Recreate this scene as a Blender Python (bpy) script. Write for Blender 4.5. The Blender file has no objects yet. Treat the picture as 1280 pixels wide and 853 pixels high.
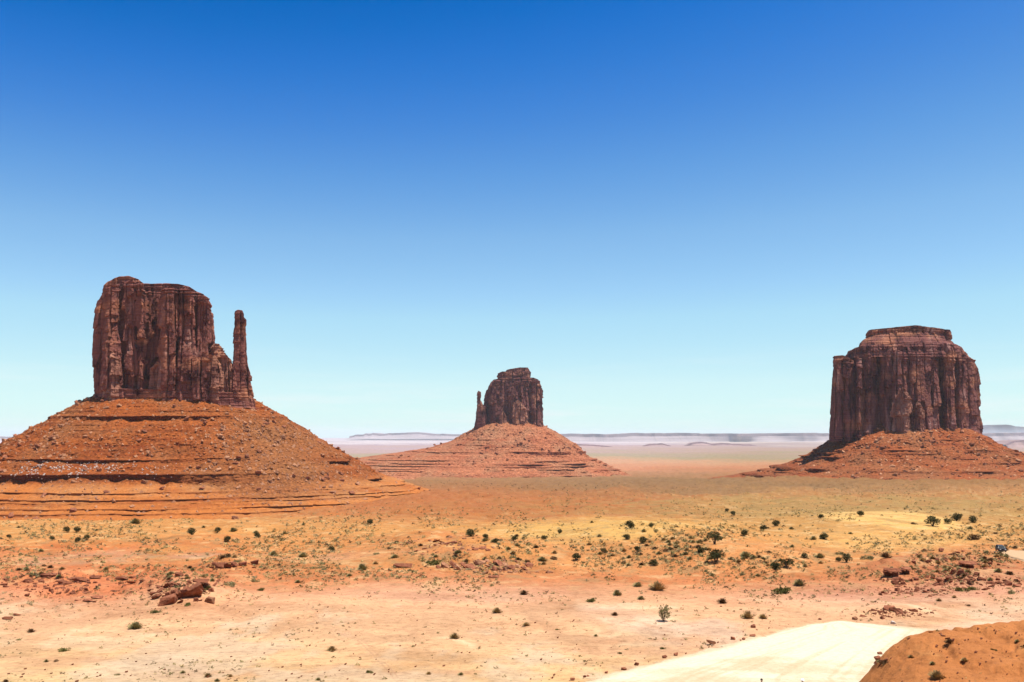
import bpy, bmesh, math, random
import numpy as np
from mathutils import Vector, Matrix

# ------------------------------------------------------------------ camera, sky, sun, exposure
SC = bpy.context.scene
COL = SC.collection
FPX, HOR, CX = 1100.0, 545.0, 640.0          # focal length, horizon row and centre column of the 1280 px photo
cam_d = bpy.data.cameras.new('camera')
cam_d.sensor_width = 36.0
cam_d.lens = 36.0 * FPX / 1280.0
cam_d.shift_y = (HOR - 426.5) / 1280.0
cam_d.clip_start, cam_d.clip_end = 0.5, 200000.0
cam = bpy.data.objects.new('camera', cam_d)
cam.rotation_euler = (math.radians(90), 0, 0)
COL.objects.link(cam)
SC.camera = cam

SUN_EL, SUN_AZ = math.radians(74.0), math.radians(105.0)   # azimuth clockwise from the view direction (+Y)
sd = Vector((math.sin(SUN_AZ) * math.cos(SUN_EL), math.cos(SUN_AZ) * math.cos(SUN_EL), math.sin(SUN_EL)))
sun_d = bpy.data.lights.new('sun', 'SUN')
sun_d.energy = 5.0
sun_d.angle = math.radians(0.53)
sun_d.color = (1.0, 0.95, 0.86)
sun = bpy.data.objects.new('sun', sun_d)
sun.rotation_euler = sd.to_track_quat('Z', 'Y').to_euler()
sun.location = (0, 0, 500)
COL.objects.link(sun)

EXPO = 0.6
W = bpy.data.worlds.new('World')
SC.world = W
W.use_nodes = True
wn, wl = W.node_tree.nodes, W.node_tree.links
bg = wn['Background']
sky = wn.new('ShaderNodeTexSky')
sky.sky_type = 'NISHITA'
sky.sun_disc = False
sky.sun_elevation = SUN_EL
sky.sun_rotation = SUN_AZ
sky.altitude = 1700
sky.air_density = 1.0
sky.dust_density = 0.6
sky.ozone_density = 2.5
hsv = wn.new('ShaderNodeHueSaturation')
hsv.inputs['Saturation'].default_value = 1.0
wl.new(sky.outputs[0], hsv.inputs['Color'])
dn = wn.new('ShaderNodeVectorMath'); dn.operation = 'SCALE'; dn.inputs['Scale'].default_value = 0.1
up = wn.new('ShaderNodeVectorMath'); up.operation = 'SCALE'; up.inputs['Scale'].default_value = 10.0 / 2 ** EXPO
cv = wn.new('ShaderNodeRGBCurve')                       # colour grading of the sky's own light
for ch, pts in enumerate((
        [(0.0, 0.0), (0.1075, 0.001), (0.116, 0.020), (0.1292, 0.058), (0.1486, 0.122), (0.1814, 0.232), (0.266, 0.423), (0.4386, 0.644), (0.63, 0.73), (1, 0.85)],
        [(0.0, 0.0), (0.12, 0.03), (0.162, 0.10), (0.1841, 0.152), (0.2183, 0.25), (0.2467, 0.342), (0.2964, 0.485), (0.4147, 0.738), (0.59, 0.92), (0.674, 0.973), (1, 1)],
        [(0.0, 0.0), (0.24, 0.16), (0.305, 0.38), (0.3414, 0.552), (0.3613, 0.625), (0.3923, 0.69), (0.4342, 0.75), (0.4946, 0.83), (0.57, 0.935), (0.66, 0.962), (1, 1)])):
    c = cv.mapping.curves[ch]
    while len(c.points) < len(pts): c.points.new(0.5, 0.5)
    for q, (a, b) in zip(c.points, pts):
        q.location = (a, b); q.handle_type = 'VECTOR'
cv.mapping.update()
wl.new(hsv.outputs[0], dn.inputs[0])
wl.new(dn.outputs[0], cv.inputs['Color'])
wl.new(cv.outputs[0], up.inputs[0])
tc = wn.new('ShaderNodeTexCoord'); mp = wn.new('ShaderNodeMapping'); mp.inputs['Scale'].default_value = (2.2, 2.2, 34)
wl.new(tc.outputs['Generated'], mp.inputs['Vector'])
cn = wn.new('ShaderNodeTexNoise'); cn.inputs['Scale'].default_value = 1.6; cn.inputs['Detail'].default_value = 7; cn.inputs['Roughness'].default_value = 0.6
wl.new(mp.outputs[0], cn.inputs['Vector'])
cr_ = wn.new('ShaderNodeMapRange'); cr_.inputs['From Min'].default_value = 0.5; cr_.inputs['From Max'].default_value = 0.72; cr_.inputs['To Max'].default_value = 0.55
wl.new(cn.outputs['Fac'], cr_.inputs['Value'])
sx = wn.new('ShaderNodeSeparateXYZ'); wl.new(tc.outputs['Generated'], sx.inputs[0])
em = wn.new('ShaderNodeMapRange'); em.inputs['From Min'].default_value = 0.10; em.inputs['From Max'].default_value = 0.02
wl.new(sx.outputs['Z'], em.inputs['Value'])
ml = wn.new('ShaderNodeMath'); ml.operation = 'MULTIPLY'; wl.new(cr_.outputs[0], ml.inputs[0]); wl.new(em.outputs[0], ml.inputs[1])
mw = wn.new('ShaderNodeMix'); mw.data_type = 'RGBA'
wl.new(ml.outputs[0], mw.inputs[0]); wl.new(up.outputs[0], mw.inputs[6]); mw.inputs[7].default_value = (6.1, 6.4, 6.5, 1)
wl.new(mw.outputs[2], bg.inputs['Color'])
bg.inputs['Strength'].default_value = 0.1

SC.view_settings.view_transform = 'Standard'
SC.view_settings.look = 'None'
SC.view_settings.gamma = 1.0
SC.view_settings.use_curve_mapping = False
SC.view_settings.exposure = EXPO
SC.render.engine = 'CYCLES'
SC.cycles.max_bounces = 5
SC.cycles.volume_bounces = 1
SC.cycles.volume_max_steps = 64
SC.cycles.use_adaptive_sampling = True

# ------------------------------------------------------------------ noise (numpy)
rng = np.random.default_rng(11)
random.seed(5)
_T = rng.random(65536)
def _h(ix, iy, iz):
    n = (ix.astype(np.int64) * 73856093) ^ (iy.astype(np.int64) * 19349663) ^ (iz.astype(np.int64) * 83492791)
    n = (n ^ (n >> 13)) * 1274126177
    return _T[(n ^ (n >> 16)) & 65535]
def vn(x, y, z=0.0, seed=0):
    x, y, z = np.broadcast_arrays(np.asarray(x, float), np.asarray(y, float), np.asarray(z, float))
    ix, iy, iz = np.floor(x), np.floor(y), np.floor(z)
    fx, fy, fz = x - ix, y - iy, z - iz
    fx, fy, fz = [f * f * f * (f * (f * 6 - 15) + 10) for f in (fx, fy, fz)]
    ix, iy, iz = ix.astype(np.int64) + seed * 131, iy.astype(np.int64) + seed * 57, iz.astype(np.int64)
    r = 0
    for dx in (0, 1):
        wx = fx if dx else 1 - fx
        for dy in (0, 1):
            wy = fy if dy else 1 - fy
            for dz in (0, 1):
                wz = fz if dz else 1 - fz
                r = r + wx * wy * wz * _h(ix + dx, iy + dy, iz + dz)
    return r * 2 - 1
def fbm(x, y, z=0.0, o=4, seed=0, g=0.5):
    a, s, t = 1.0, 0.0, 0.0
    for i in range(o):
        s = s + a * vn(x, y, z, seed + i * 7)
        t += a
        a *= g
        x, y = (x * 0.8 - y * 0.6) * 2.03, (x * 0.6 + y * 0.8) * 2.03
        z = np.asarray(z) * 2.03
    return s / t
def ridged(x, y, z=0.0, o=3, seed=0):
    a, s, t = 1.0, 0.0, 0.0
    for i in range(o):
        s = s + a * (1 - np.abs(vn(x, y, z, seed + i * 7)) * 2)
        t += a
        a *= 0.5
        x, y, z = x * 2.07, y * 2.07, np.asarray(z) * 2.07
    return s / t
def worley(x, y, z, seed=0):
    """F1, F2, and the random value plus local offset of the nearest cell"""
    ix, iy, iz = [np.floor(v).astype(np.int64) for v in (x, y, z)]
    f1 = np.full(x.shape, 9.0); f2 = np.full(x.shape, 9.0)
    cid = np.zeros(x.shape); ox = np.zeros(x.shape); oz = np.zeros(x.shape)
    for dx in (-1, 0, 1):
        for dy in (-1, 0, 1):
            for dz in (-1, 0, 1):
                cx, cy, cz = ix + dx + seed * 91, iy + dy, iz + dz
                px = ix + dx + _h(cx, cy, cz); py = iy + dy + _h(cx + 401, cy, cz); pz = iz + dz + _h(cx, cy + 809, cz)
                d = (x - px) ** 2 + (y - py) ** 2 + (z - pz) ** 2
                c = _h(cx, cy, cz + 1201)
                n1 = d < f1
                f2 = np.where(n1, f1, np.minimum(f2, d))
                cid = np.where(n1, c, cid); ox = np.where(n1, x - px, ox); oz = np.where(n1, z - pz, oz)
                f1 = np.where(n1, d, f1)
    return np.sqrt(f1), np.sqrt(f2), cid, ox, oz
def sst(a, b, x):
    t = np.clip((np.asarray(x, float) - a) / (b - a), 0, 1)
    return t * t * (3 - 2 * t)

# ------------------------------------------------------------------ mesh helpers
class Acc:
    def __init__(s): s.V, s.F, s.C, s.n = [], [], [], 0
    def add(s, V, F, C=None):
        V = np.asarray(V, float).reshape(-1, 3)
        s.V.append(V); s.F.append(np.asarray(F, np.int64) + s.n); s.n += len(V)
        if C is not None: s.C.append(np.asarray(C, float))
    def mesh(s, name, smooth=False):
        V = np.concatenate(s.V)
        k = max(f.shape[1] for f in s.F)
        me = bpy.data.meshes.new(name)
        me.vertices.add(len(V)); me.vertices.foreach_set('co', V.astype(np.float32).ravel())
        loops = np.concatenate([f.ravel() for f in s.F])
        tot = np.concatenate([np.full(len(f), f.shape[1]) for f in s.F])
        st = np.concatenate([[0], np.cumsum(tot)[:-1]])
        me.loops.add(len(loops)); me.loops.foreach_set('vertex_index', loops.astype(np.int32))
        me.polygons.add(len(tot)); me.polygons.foreach_set('loop_start', st.astype(np.int32))
        me.polygons.foreach_set('use_smooth', np.full(len(tot), smooth))
        if s.C:
            C = np.concatenate(s.C)
            a = me.attributes.new('soil', 'FLOAT_COLOR', 'POINT')
            a.data.foreach_set('color', np.concatenate([C, np.ones((len(C), 1))], 1).astype(np.float32).ravel())
        me.update(calc_edges=True)
        me.validate()
        return me
def gridfaces(nr, nc, closed=False):
    c = np.arange(nc if closed else nc - 1)
    r = np.arange(nr - 1)
    R, Cc = np.meshgrid(r, c, indexing='ij')
    a = R * nc + Cc; b = R * nc + (Cc + 1) % nc
    return np.stack([a, b, b + nc, a + nc], -1).reshape(-1, 4)
def link(name, me, mat, parent=None, loc=None):
    o = bpy.data.objects.new(name, me)
    if mat is not None and not me.materials: me.materials.append(mat)
    if parent is not None: o.parent = parent
    if loc is not None: o.location = loc
    COL.objects.link(o)
    return o
def tag(o, label=None, cat=None, group=None, kind=None):
    if label: o['label'] = label
    if cat: o['category'] = cat
    if group: o['group'] = group
    if kind: o['kind'] = kind
    return o
def empty(name, loc=(0, 0, 0)):
    o = bpy.data.objects.new(name, None)
    o.location = loc; o.empty_display_size = 1
    COL.objects.link(o)
    return o
def P(px, row, d):                                   # a photo pixel at depth d, in metres
    return np.array(((px - CX) / FPX * d, d, -(row - HOR) / FPX * d))

# ------------------------------------------------------------------ materials
def newmat(name):
    m = bpy.data.materials.new(name)
    m.use_nodes = True
    nt = m.node_tree
    b = nt.nodes['Principled BSDF']
    b.inputs['Roughness'].default_value = 0.95
    b.inputs['Specular IOR Level'].default_value = 0.1
    return m, nt.nodes, nt.links, b
def noise_node(N, L, vec, scale, detail=6, rough=0.6):
    n = N.new('ShaderNodeTexNoise')
    n.inputs['Scale'].default_value = scale
    n.inputs['Detail'].default_value = detail
    n.inputs['Roughness'].default_value = rough
    L.new(vec, n.inputs['Vector'])
    return n.outputs['Fac']
def ramp(N, L, fac, stops):
    r = N.new('ShaderNodeValToRGB')
    e = r.color_ramp.elements
    while len(e) < len(stops): e.new(0.5)
    for el, (p, c) in zip(e, stops):
        el.position = p
        el.color = (*c, 1) if len(c) == 3 else c
    L.new(fac, r.inputs[0])
    return r.outputs[0]
def mix(N, L, a, b, fac, mode='MIX'):
    m = N.new('ShaderNodeMix'); m.data_type = 'RGBA'; m.blend_type = mode
    for s, v in ((m.inputs[6], a), (m.inputs[7], b), (m.inputs[0], fac)):
        if hasattr(v, 'links'): L.new(v, s)
        else: s.default_value = v if not isinstance(v, tuple) else (*v, 1)
    return m.outputs[2]
def mapping(N, L, vec, scale):
    m = N.new('ShaderNodeMapping')
    m.inputs['Scale'].default_value = scale
    L.new(vec, m.inputs['Vector'])
    return m.outputs[0]
def bump(N, L, b, h, dist, strength=1.0):
    n = N.new('ShaderNodeBump')
    n.inputs['Distance'].default_value = dist
    n.inputs['Strength'].default_value = strength
    L.new(h, n.inputs['Height'])
    L.new(n.outputs[0], b.inputs['Normal'])

def ground_mat():
    m, N, L, b = newmat('desert_soil')
    pos = N.new('ShaderNodeNewGeometry').outputs['Position']
    at = N.new('ShaderNodeAttribute'); at.attribute_name = 'soil'
    n1 = noise_node(N, L, pos, 0.9, 8, 0.75)
    n2 = noise_node(N, L, pos, 0.06, 8, 0.7)
    c = mix(N, L, at.outputs['Color'], ramp(N, L, n1, [(0.3, (0.5, 0.44, 0.4)), (0.5, (1, 1, 1)), (0.72, (1.2, 1.16, 1.12))]), 0.8, 'MULTIPLY')
    c = mix(N, L, c, ramp(N, L, n2, [(0.32, (0.72, 0.64, 0.58)), (0.52, (1, 1, 1)), (0.7, (1.12, 1.1, 1.08))]), 0.8, 'MULTIPLY')
    L.new(c, b.inputs['Base Color'])
    bump(N, L, b, n1, 0.45, 0.9)
    return m
def cliff_mat(name, base, pale, dark, warm, zscale=1.0):
    m, N, L, b = newmat(name)
    pos = N.new('ShaderNodeNewGeometry').outputs['Position']
    nv = noise_node(N, L, mapping(N, L, pos, (0.034, 0.034, 0.011)), 1.0, 8, 0.65)      # desert varnish in vertical streaks; dark and pale also paint shade and lit facets
    nb = noise_node(N, L, mapping(N, L, pos, (0.012, 0.012, 0.02)), 1.0, 6, 0.6)
    ns = noise_node(N, L, mapping(N, L, pos, (0.01, 0.01, 0.35 * zscale)), 1.0, 5, 0.6)
    nf = noise_node(N, L, pos, 0.35, 8, 0.7)
    c = ramp(N, L, nv, [(0.39, dark), (0.47, base), (0.57, base), (0.64, pale)])
    c = mix(N, L, c, warm, ramp(N, L, nb, [(0.52, (0, 0, 0)), (0.66, (0.85, 0.85, 0.85))]))
    c = mix(N, L, c, ramp(N, L, ns, [(0.3, (0.62, 0.58, 0.56)), (0.5, (1, 1, 1)), (0.7, (1.12, 1.1, 1.1))]), 0.8, 'MULTIPLY')
    c = mix(N, L, c, ramp(N, L, nf, [(0.3, (0.7, 0.68, 0.66)), (0.6, (1.05, 1.05, 1.05))]), 0.8, 'MULTIPLY')
    L.new(c, b.inputs['Base Color'])
    bump(N, L, b, nf, 1.7, 0.9)
    return m
def talus_mat(name, base, red, grey, bump_d=1.2, spk=1.0, up=(1, 1, 1)):
    m, N, L, b = newmat(name)
    pos = N.new('ShaderNodeNewGeometry').outputs['Position']
    ns = noise_node(N, L, mapping(N, L, pos, (0.004, 0.004, 0.16)), 1.0, 6, 0.65)
    nb = noise_node(N, L, mapping(N, L, pos, (0.011, 0.011, 0.005)), 1.0, 6, 0.6)
    nf = noise_node(N, L, pos, 0.22, 8, 0.75)
    at = N.new('ShaderNodeAttribute'); at.attribute_name = 'soil'        # r: rubble, g: ledge rock
    sep = N.new('ShaderNodeSeparateColor'); L.new(at.outputs['Color'], sep.inputs[0])
    c = ramp(N, L, ns, [(0.32, red), (0.5, base), (0.7, tuple(min(1, v * 1.2) for v in base))])
    c = mix(N, L, c, grey, ramp(N, L, nb, [(0.48, (0, 0, 0)), (0.66, (0.55, 0.55, 0.55))]))
    c = mix(N, L, c, grey, sep.outputs[0])
    c = mix(N, L, c, tuple(v * 0.55 for v in red), sep.outputs[1])
    c = mix(N, L, c, ramp(N, L, nf, [(0.3, (0.62, 0.58, 0.55)), (0.52, (1, 1, 1)), (0.72, (1.3, 1.3, 1.3))]), 0.85, 'MULTIPLY')
    sp = N.new('ShaderNodeTexVoronoi'); sp.inputs['Scale'].default_value = 0.30 * spk; L.new(pos, sp.inputs['Vector'])
    sepv = N.new('ShaderNodeSeparateColor'); L.new(sp.outputs['Color'], sepv.inputs[0])
    stone = ramp(N, L, sepv.outputs[0], [(0.0, (0.55, 0.5, 0.48)), (0.3, (1, 1, 1)), (0.7, (1, 1, 1)), (0.9, (1.5, 1.55, 1.6))])   # stones of other colours
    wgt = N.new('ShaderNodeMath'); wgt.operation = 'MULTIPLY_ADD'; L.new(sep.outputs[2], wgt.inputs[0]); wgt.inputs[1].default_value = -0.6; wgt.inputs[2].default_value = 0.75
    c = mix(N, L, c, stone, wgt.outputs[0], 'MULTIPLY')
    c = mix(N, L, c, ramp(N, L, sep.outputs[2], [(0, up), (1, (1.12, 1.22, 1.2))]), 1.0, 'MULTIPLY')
    L.new(c, b.inputs['Base Color'])
    bump(N, L, b, nf, bump_d, 0.9)
    return m
def rock_mat(name, dark, pale):
    m, N, L, b = newmat(name)
    pos = N.new('ShaderNodeNewGeometry').outputs['Position']
    oi = N.new('ShaderNodeObjectInfo').outputs['Random']
    n = noise_node(N, L, pos, 1.4, 7, 0.7)
    bd = noise_node(N, L, mapping(N, L, N.new('ShaderNodeTexCoord').outputs['Object'], (1.2, 1.2, 9.0)), 1.0, 5, 0.7)
    c = ramp(N, L, n, [(0.3, dark), (0.65, pale)])
    c = mix(N, L, c, ramp(N, L, bd, [(0.36, (0.45, 0.4, 0.38)), (0.5, (1, 1, 1)), (0.68, (1.25, 1.25, 1.25))]), 0.85, 'MULTIPLY')
    c = mix(N, L, c, ramp(N, L, oi, [(0, (0.7, 0.66, 0.64)), (1, (1.15, 1.15, 1.15))]), 1.0, 'MULTIPLY')
    L.new(c, b.inputs['Base Color'])
    bump(N, L, b, n, 0.4, 1.0)
    return m
def plant_mat(name, a, c_, attr=False):
    m, N, L, b = newmat(name)
    pos = N.new('ShaderNodeNewGeometry').outputs['Position']
    n = noise_node(N, L, pos, 3.0, 4, 0.7)
    c = ramp(N, L, n, [(0.3, a), (0.7, c_)])
    if attr:
        at = N.new('ShaderNodeAttribute'); at.attribute_name = 'soil'
        c = mix(N, L, c, at.outputs['Color'], 1.0, 'MULTIPLY')
    else:
        oi = N.new('ShaderNodeObjectInfo').outputs['Random']
        c = mix(N, L, c, ramp(N, L, oi, [(0, (0.75, 0.75, 0.7)), (1, (1.25, 1.2, 1.2))]), 1.0, 'MULTIPLY')
    L.new(c, b.inputs['Base Color'])
    return m
def plain(name, col, rough=0.5, metal=0.0, spec=0.5):
    m, N, L, b = newmat(name)
    pos = N.new('ShaderNodeNewGeometry').outputs['Position']
    n = noise_node(N, L, pos, 6.0, 4, 0.6)
    c = ramp(N, L, n, [(0.3, tuple(v * 0.85 for v in col)), (0.7, tuple(min(1, v * 1.1) for v in col))])
    L.new(c, b.inputs['Base Color'])
    b.inputs['Roughness'].default_value = rough
    b.inputs['Metallic'].default_value = metal
    b.inputs['Specular IOR Level'].default_value = spec
    return m

M_ground = ground_mat()
M_cliff_w = cliff_mat('red_sandstone_cliff', (0.22, 0.080, 0.060), (0.34, 0.175, 0.135), (0.07, 0.022, 0.020), (0.42, 0.170, 0.085))
M_cliff_m = cliff_mat('dark_sandstone_cliff', (0.20, 0.074, 0.060), (0.33, 0.175, 0.14), (0.065, 0.021, 0.021), (0.42, 0.175, 0.09))
M_cliff_e = cliff_mat('far_sandstone_cliff', (0.16, 0.060, 0.052), (0.27, 0.14, 0.115), (0.05, 0.018, 0.02), (0.38, 0.17, 0.10), 0.6)
M_butt = cliff_mat('fallen_buttress_rock', (0.32, 0.145, 0.095), (0.43, 0.24, 0.165), (0.12, 0.045, 0.034), (0.45, 0.20, 0.105))
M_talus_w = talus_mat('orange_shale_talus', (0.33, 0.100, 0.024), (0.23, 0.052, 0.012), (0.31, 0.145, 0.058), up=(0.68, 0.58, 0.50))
M_talus_m = talus_mat('red_shale_talus', (0.23, 0.063, 0.019), (0.155, 0.034, 0.011), (0.21, 0.092, 0.038))
M_talus_e = talus_mat('far_red_shale_talus', (0.31, 0.110, 0.050), (0.23, 0.060, 0.026), (0.27, 0.14, 0.072), 2.0, 0.6)
M_rock_red = rock_mat('red_rock', (0.17, 0.050, 0.026), (0.36, 0.145, 0.075))
M_rock_tan = rock_mat('tan_rock', (0.25, 0.10, 0.048), (0.46, 0.235, 0.125))
M_rock_pale = rock_mat('pale_rock', (0.45, 0.36, 0.30), (0.62, 0.54, 0.46))

# ------------------------------------------------------------------ terrain
D_T = np.array([5, 20, 40, 60, 75, 90, 120, 160, 220, 300, 420, 600, 900, 1300, 1800, 2500, 3500, 4500, 6000, 10000, 18000, 30000, 45000, 70000.])
U_T = np.array([-400, 0, 300, 430, 520, 640, 780, 900, 980, 1280, 1700.])
NEAR = [1200, 1080, 1010, 930, 885, 853]
ROWS = {
 -400: [800, 748, 703, 674, 652, 655, 656, 656, 650, 640, 625, 610, 590, 573, 561, 553.5, 549.5, 547.5],
 0:    [800, 748, 703, 674, 652, 655, 656, 656, 650, 640, 625, 610, 590, 573, 561, 553.5, 549.5, 547.5],
 300:  [798, 746, 701, 673, 651, 652, 653, 652, 646, 636, 620, 605, 588, 573, 561, 553.5, 549.5, 547.5],
 430:  [797, 744, 699, 671, 650, 641, 637, 634, 630, 622, 608, 597, 586, 573, 561, 553.5, 549.5, 547.5],
 520:  [796, 743, 698, 670, 650, 639, 629, 621, 613, 605, 598, 592, 585, 573, 561, 553.5, 549.5, 547.5],
 640:  [796, 743, 698, 670, 650, 637, 626, 617, 610, 604, 598, 592, 584, 573, 561, 553.5, 549.5, 547.5],
 780:  [795, 742, 698, 670, 651, 637, 626, 616, 609, 603, 597, 591, 583, 573, 561, 553.5, 549.5, 547.5],
 900:  [795, 742, 698, 671, 652, 638, 627, 616, 606, 599, 595, 590, 583, 573, 561, 553.5, 549.5, 547.5],
 980:  [795, 742, 698, 672, 653, 639, 627, 615, 604, 594, 592, 589, 583, 573, 561, 553.5, 549.5, 547.5],
 1280: [795, 742, 698, 673, 654, 640, 628, 615, 605, 596, 592, 589, 583, 573, 561, 553.5, 549.5, 547.5],
 1700: [795, 742, 698, 673, 654, 640, 628, 615, 605, 596, 592, 589, 583, 573, 561, 553.5, 549.5, 547.5]}
TAB = np.array([NEAR + ROWS[int(u)] for u in U_T])
LD_T = np.log(D_T)
_ldf = np.linspace(math.log(5), math.log(70000), 400)
_uf = np.linspace(-400, 1700, 211)
_t1 = np.array([np.interp(_ldf, LD_T, t) for t in TAB])
_tab = np.array([np.interp(_uf, U_T, _t1[:, j]) for j in range(400)]).T     # [u, ld]
def _sm(a, n, ax):
    k = np.hanning(n + 2)[1:-1]; k /= k.sum()
    pad = [(0, 0), (0, 0)]; pad[ax] = (n // 2, n // 2)
    return np.apply_along_axis(lambda v: np.convolve(v, k, 'valid'), ax, np.pad(a, pad, mode='edge'))
_tab = _sm(_sm(_tab, 7, 1), 9, 0)
def base_row(u, d):
    fu = np.clip((u + 400) / 10.0, 0, 209.999); fl = np.clip((np.log(d) - _ldf[0]) / (_ldf[1] - _ldf[0]), 0, 398.999)
    i, j = fu.astype(int), fl.astype(int); a, b = fu - i, fl - j
    return (_tab[i, j] * (1 - a) + _tab[i + 1, j] * a) * (1 - b) + (_tab[i, j + 1] * (1 - a) + _tab[i + 1, j + 1] * a) * b
# road: left and right edges as pixel rows of the photo, projected once onto the ground
ROAD = [  # (u_left, u_right, depth)
 (640, 1240, 74), (690, 1200, 84), (745, 1160, 92), (790, 1160, 97.5), (838, 1160, 103.5), (893, 1165, 111), (950, 1172, 119.5), (985, 1176, 125), (1005, 1120, 128.5), (1035, 1075, 131), (1050, 1052, 132.5)]
_rd = np.array([r[2] for r in ROAD]); _rl = np.array([r[0] for r in ROAD], float); _rr = np.array([r[1] for r in ROAD], float)
def road_mask(u, d):
    w = fbm(u * 0.05, d * 0.35, 0, 4, 40) * 15
    l = np.interp(d, _rd, _rl); r = np.interp(d, _rd, _rr)
    m = sst(-8, 8, u - l + w) * sst(-8, 8, r - u + w) * sst(133, 132, d) * sst(50, 60, d)
    far = np.interp(u, [1240, 1256, 1270, 1285, 1330, 1380], [244, 241, 236, 230, 214, 204])
    fw = np.interp(u, [1240, 1250, 1260, 1285, 1380], [0.5, 4.0, 10.0, 16.0, 18.0])
    m2 = sst(1.5, -1.5, np.abs(d - far) - fw + w * 0.12) * sst(1238, 1250, u)
    return np.maximum(m, m2)
MND_U = [940, 1040, 1062, 1080, 1100, 1120, 1150, 1200, 1280, 1400, 1600]
MND_R = [930, 890, 866, 846, 824, 803, 789, 781, 775, 770, 790]
def gauss(u, r, cu, cr, su, sr):
    return np.exp(-((u - cu) / su) ** 2 - ((r - cr) / sr) ** 2)
HILLS = [  # u, row, half width px, half depth px, height m
 (228, 738, 52, 12, 3.6), (290, 706, 40, 7, 2.4), (70, 728, 90, 9, 2.4), (600, 692, 85, 14, 3.2), (540, 676, 70, 8, 2.0), (1122, 716, 42, 9, 3.2),
 (1200, 709, 50, 7, 2.8), (1240, 728, 70, 9, 2.0), (1100, 655, 110, 12, 5.0), (900, 700, 90, 16, 3.0), (800, 668, 100, 14, 4.0), (1110, 762, 45, 7, 1.0),
 (400, 760, 160, 26, 0.9), (760, 775, 120, 16, 0.8)]
def hgt(x, y, detail=True):
    """terrain height, base pixel column and row"""
    r = np.hypot(x, y)
    d = np.maximum(np.maximum(y, 0.6 * r), 5.0)
    u = np.clip(CX + FPX * x / d, -390, 1690)
    row = base_row(u, d)
    z = -(row - HOR) / FPX * d
    for (cu, cr, su, sr, hh) in HILLS:
        z = z + hh * gauss(u, row, cu, cr, su, sr)
    rm = road_mask(u, d)
    near = sst(900, 250, d)
    k = 1 - 0.92 * rm
    if detail:
        n1 = fbm(x * 0.03, y * 0.03, 0, 4, 3)
        n2 = fbm(x * 0.16, y * 0.16, 0, 4, 5)
        rough = sst(800, 730, row) * 0.8 + 0.2 + 0.9 * gauss(u, row, 90, 735, 190, 32) + 0.8 * gauss(u, row, 1200, 712, 130, 22)
        rough = rough * (1 - 0.85 * gauss(u, row, 1110, 655, 85, 10))
        amp = np.clip(d * 0.005, 0.25, 8)
        z = z + k * (n1 * amp * 1.1 * rough + n2 * np.clip(d * 0.0012, 0.08, 2.0) * rough)
        g = ridged(x * 0.045 + n1, y * 0.02, 0, 3, 9)                           # small washes
        z = z - k * near * sst(0.45, 0.95, g) * 0.55 * (0.4 + rough * 0.6)
        led = near * k * np.clip(1.1 * gauss(u, row, 90, 730, 180, 30) + 1.0 * gauss(u, row, 1210, 714, 110, 26) + 0.8 * gauss(u, row, 600, 695, 110, 18)
              + 0.8 * gauss(u, row, 290, 706, 60, 8) + 0.4 * gauss(u, row, 200, 685, 300, 14), 0, 1)
        q = (z + n1 * 0.8 + 0.02 * x) / 1.1
        fl = np.floor(q); fr = q - fl
        z = z + led * 1.1 * (fl + sst(0.62, 0.95, fr) - q)
    # the mound of red soil at the lower right
    cr = (np.interp(u - 14, MND_U, MND_R) + np.interp(u, MND_U, MND_R) + np.interp(u + 14, MND_U, MND_R) + np.interp(u - 7, MND_U, MND_R) + np.interp(u + 7, MND_U, MND_R)) / 5
    zc = -(cr - HOR) / FPX * 82.0
    t = d - 82.0
    zm = zc - np.where(t > 0, np.minimum(t * 0.12 + t * t * 0.045, 2.0 + t * 0.75), (np.abs(t) * 0.115 + t * t * 0.0012))
    if detail:
        zm = zm + fbm(x * 0.12, y * 0.12, 0, 5, 21) * 0.5 + fbm(x * 0.6, y * 0.6, 0, 4, 23) * 0.28
    mm = sst(40, 52, d) * sst(930, 1000, u)
    if detail:
        zm = zm - sst(.3, .95, ridged(x * .13 + y * .03 + .3 * fbm(x * .1, y * .1, 0, 3, 26), y * .06, 0, 3, 25)) * .75 + fbm(x * 1.3, y * 1.3, 0, 2, 24) * .14
        qm = (zm + fbm(x * .15, y * .15, 0, 3, 27) * .5) / .8; fm_ = qm - np.floor(qm)
        zm = zm + .8 * (np.floor(qm) + sst(.55, .9, fm_) - qm) * np.clip(.2 + fbm(x * .07, y * .07, 0, 3, 29) * 1.4, 0, .8)
    zm = zm - (1 - mm) * 40
    mound = sst(-0.6, 0.9, zm - z)
    z = np.maximum(z, zm) + 0.0
    z = np.where(r < 12, np.minimum(z, -1.75 - r * 0.45), z)
    return z, u, row, d, rm * (1 - mound), mound
def lerp(a, b, f): return a + (np.asarray(b) - a) * f[..., None]
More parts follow.
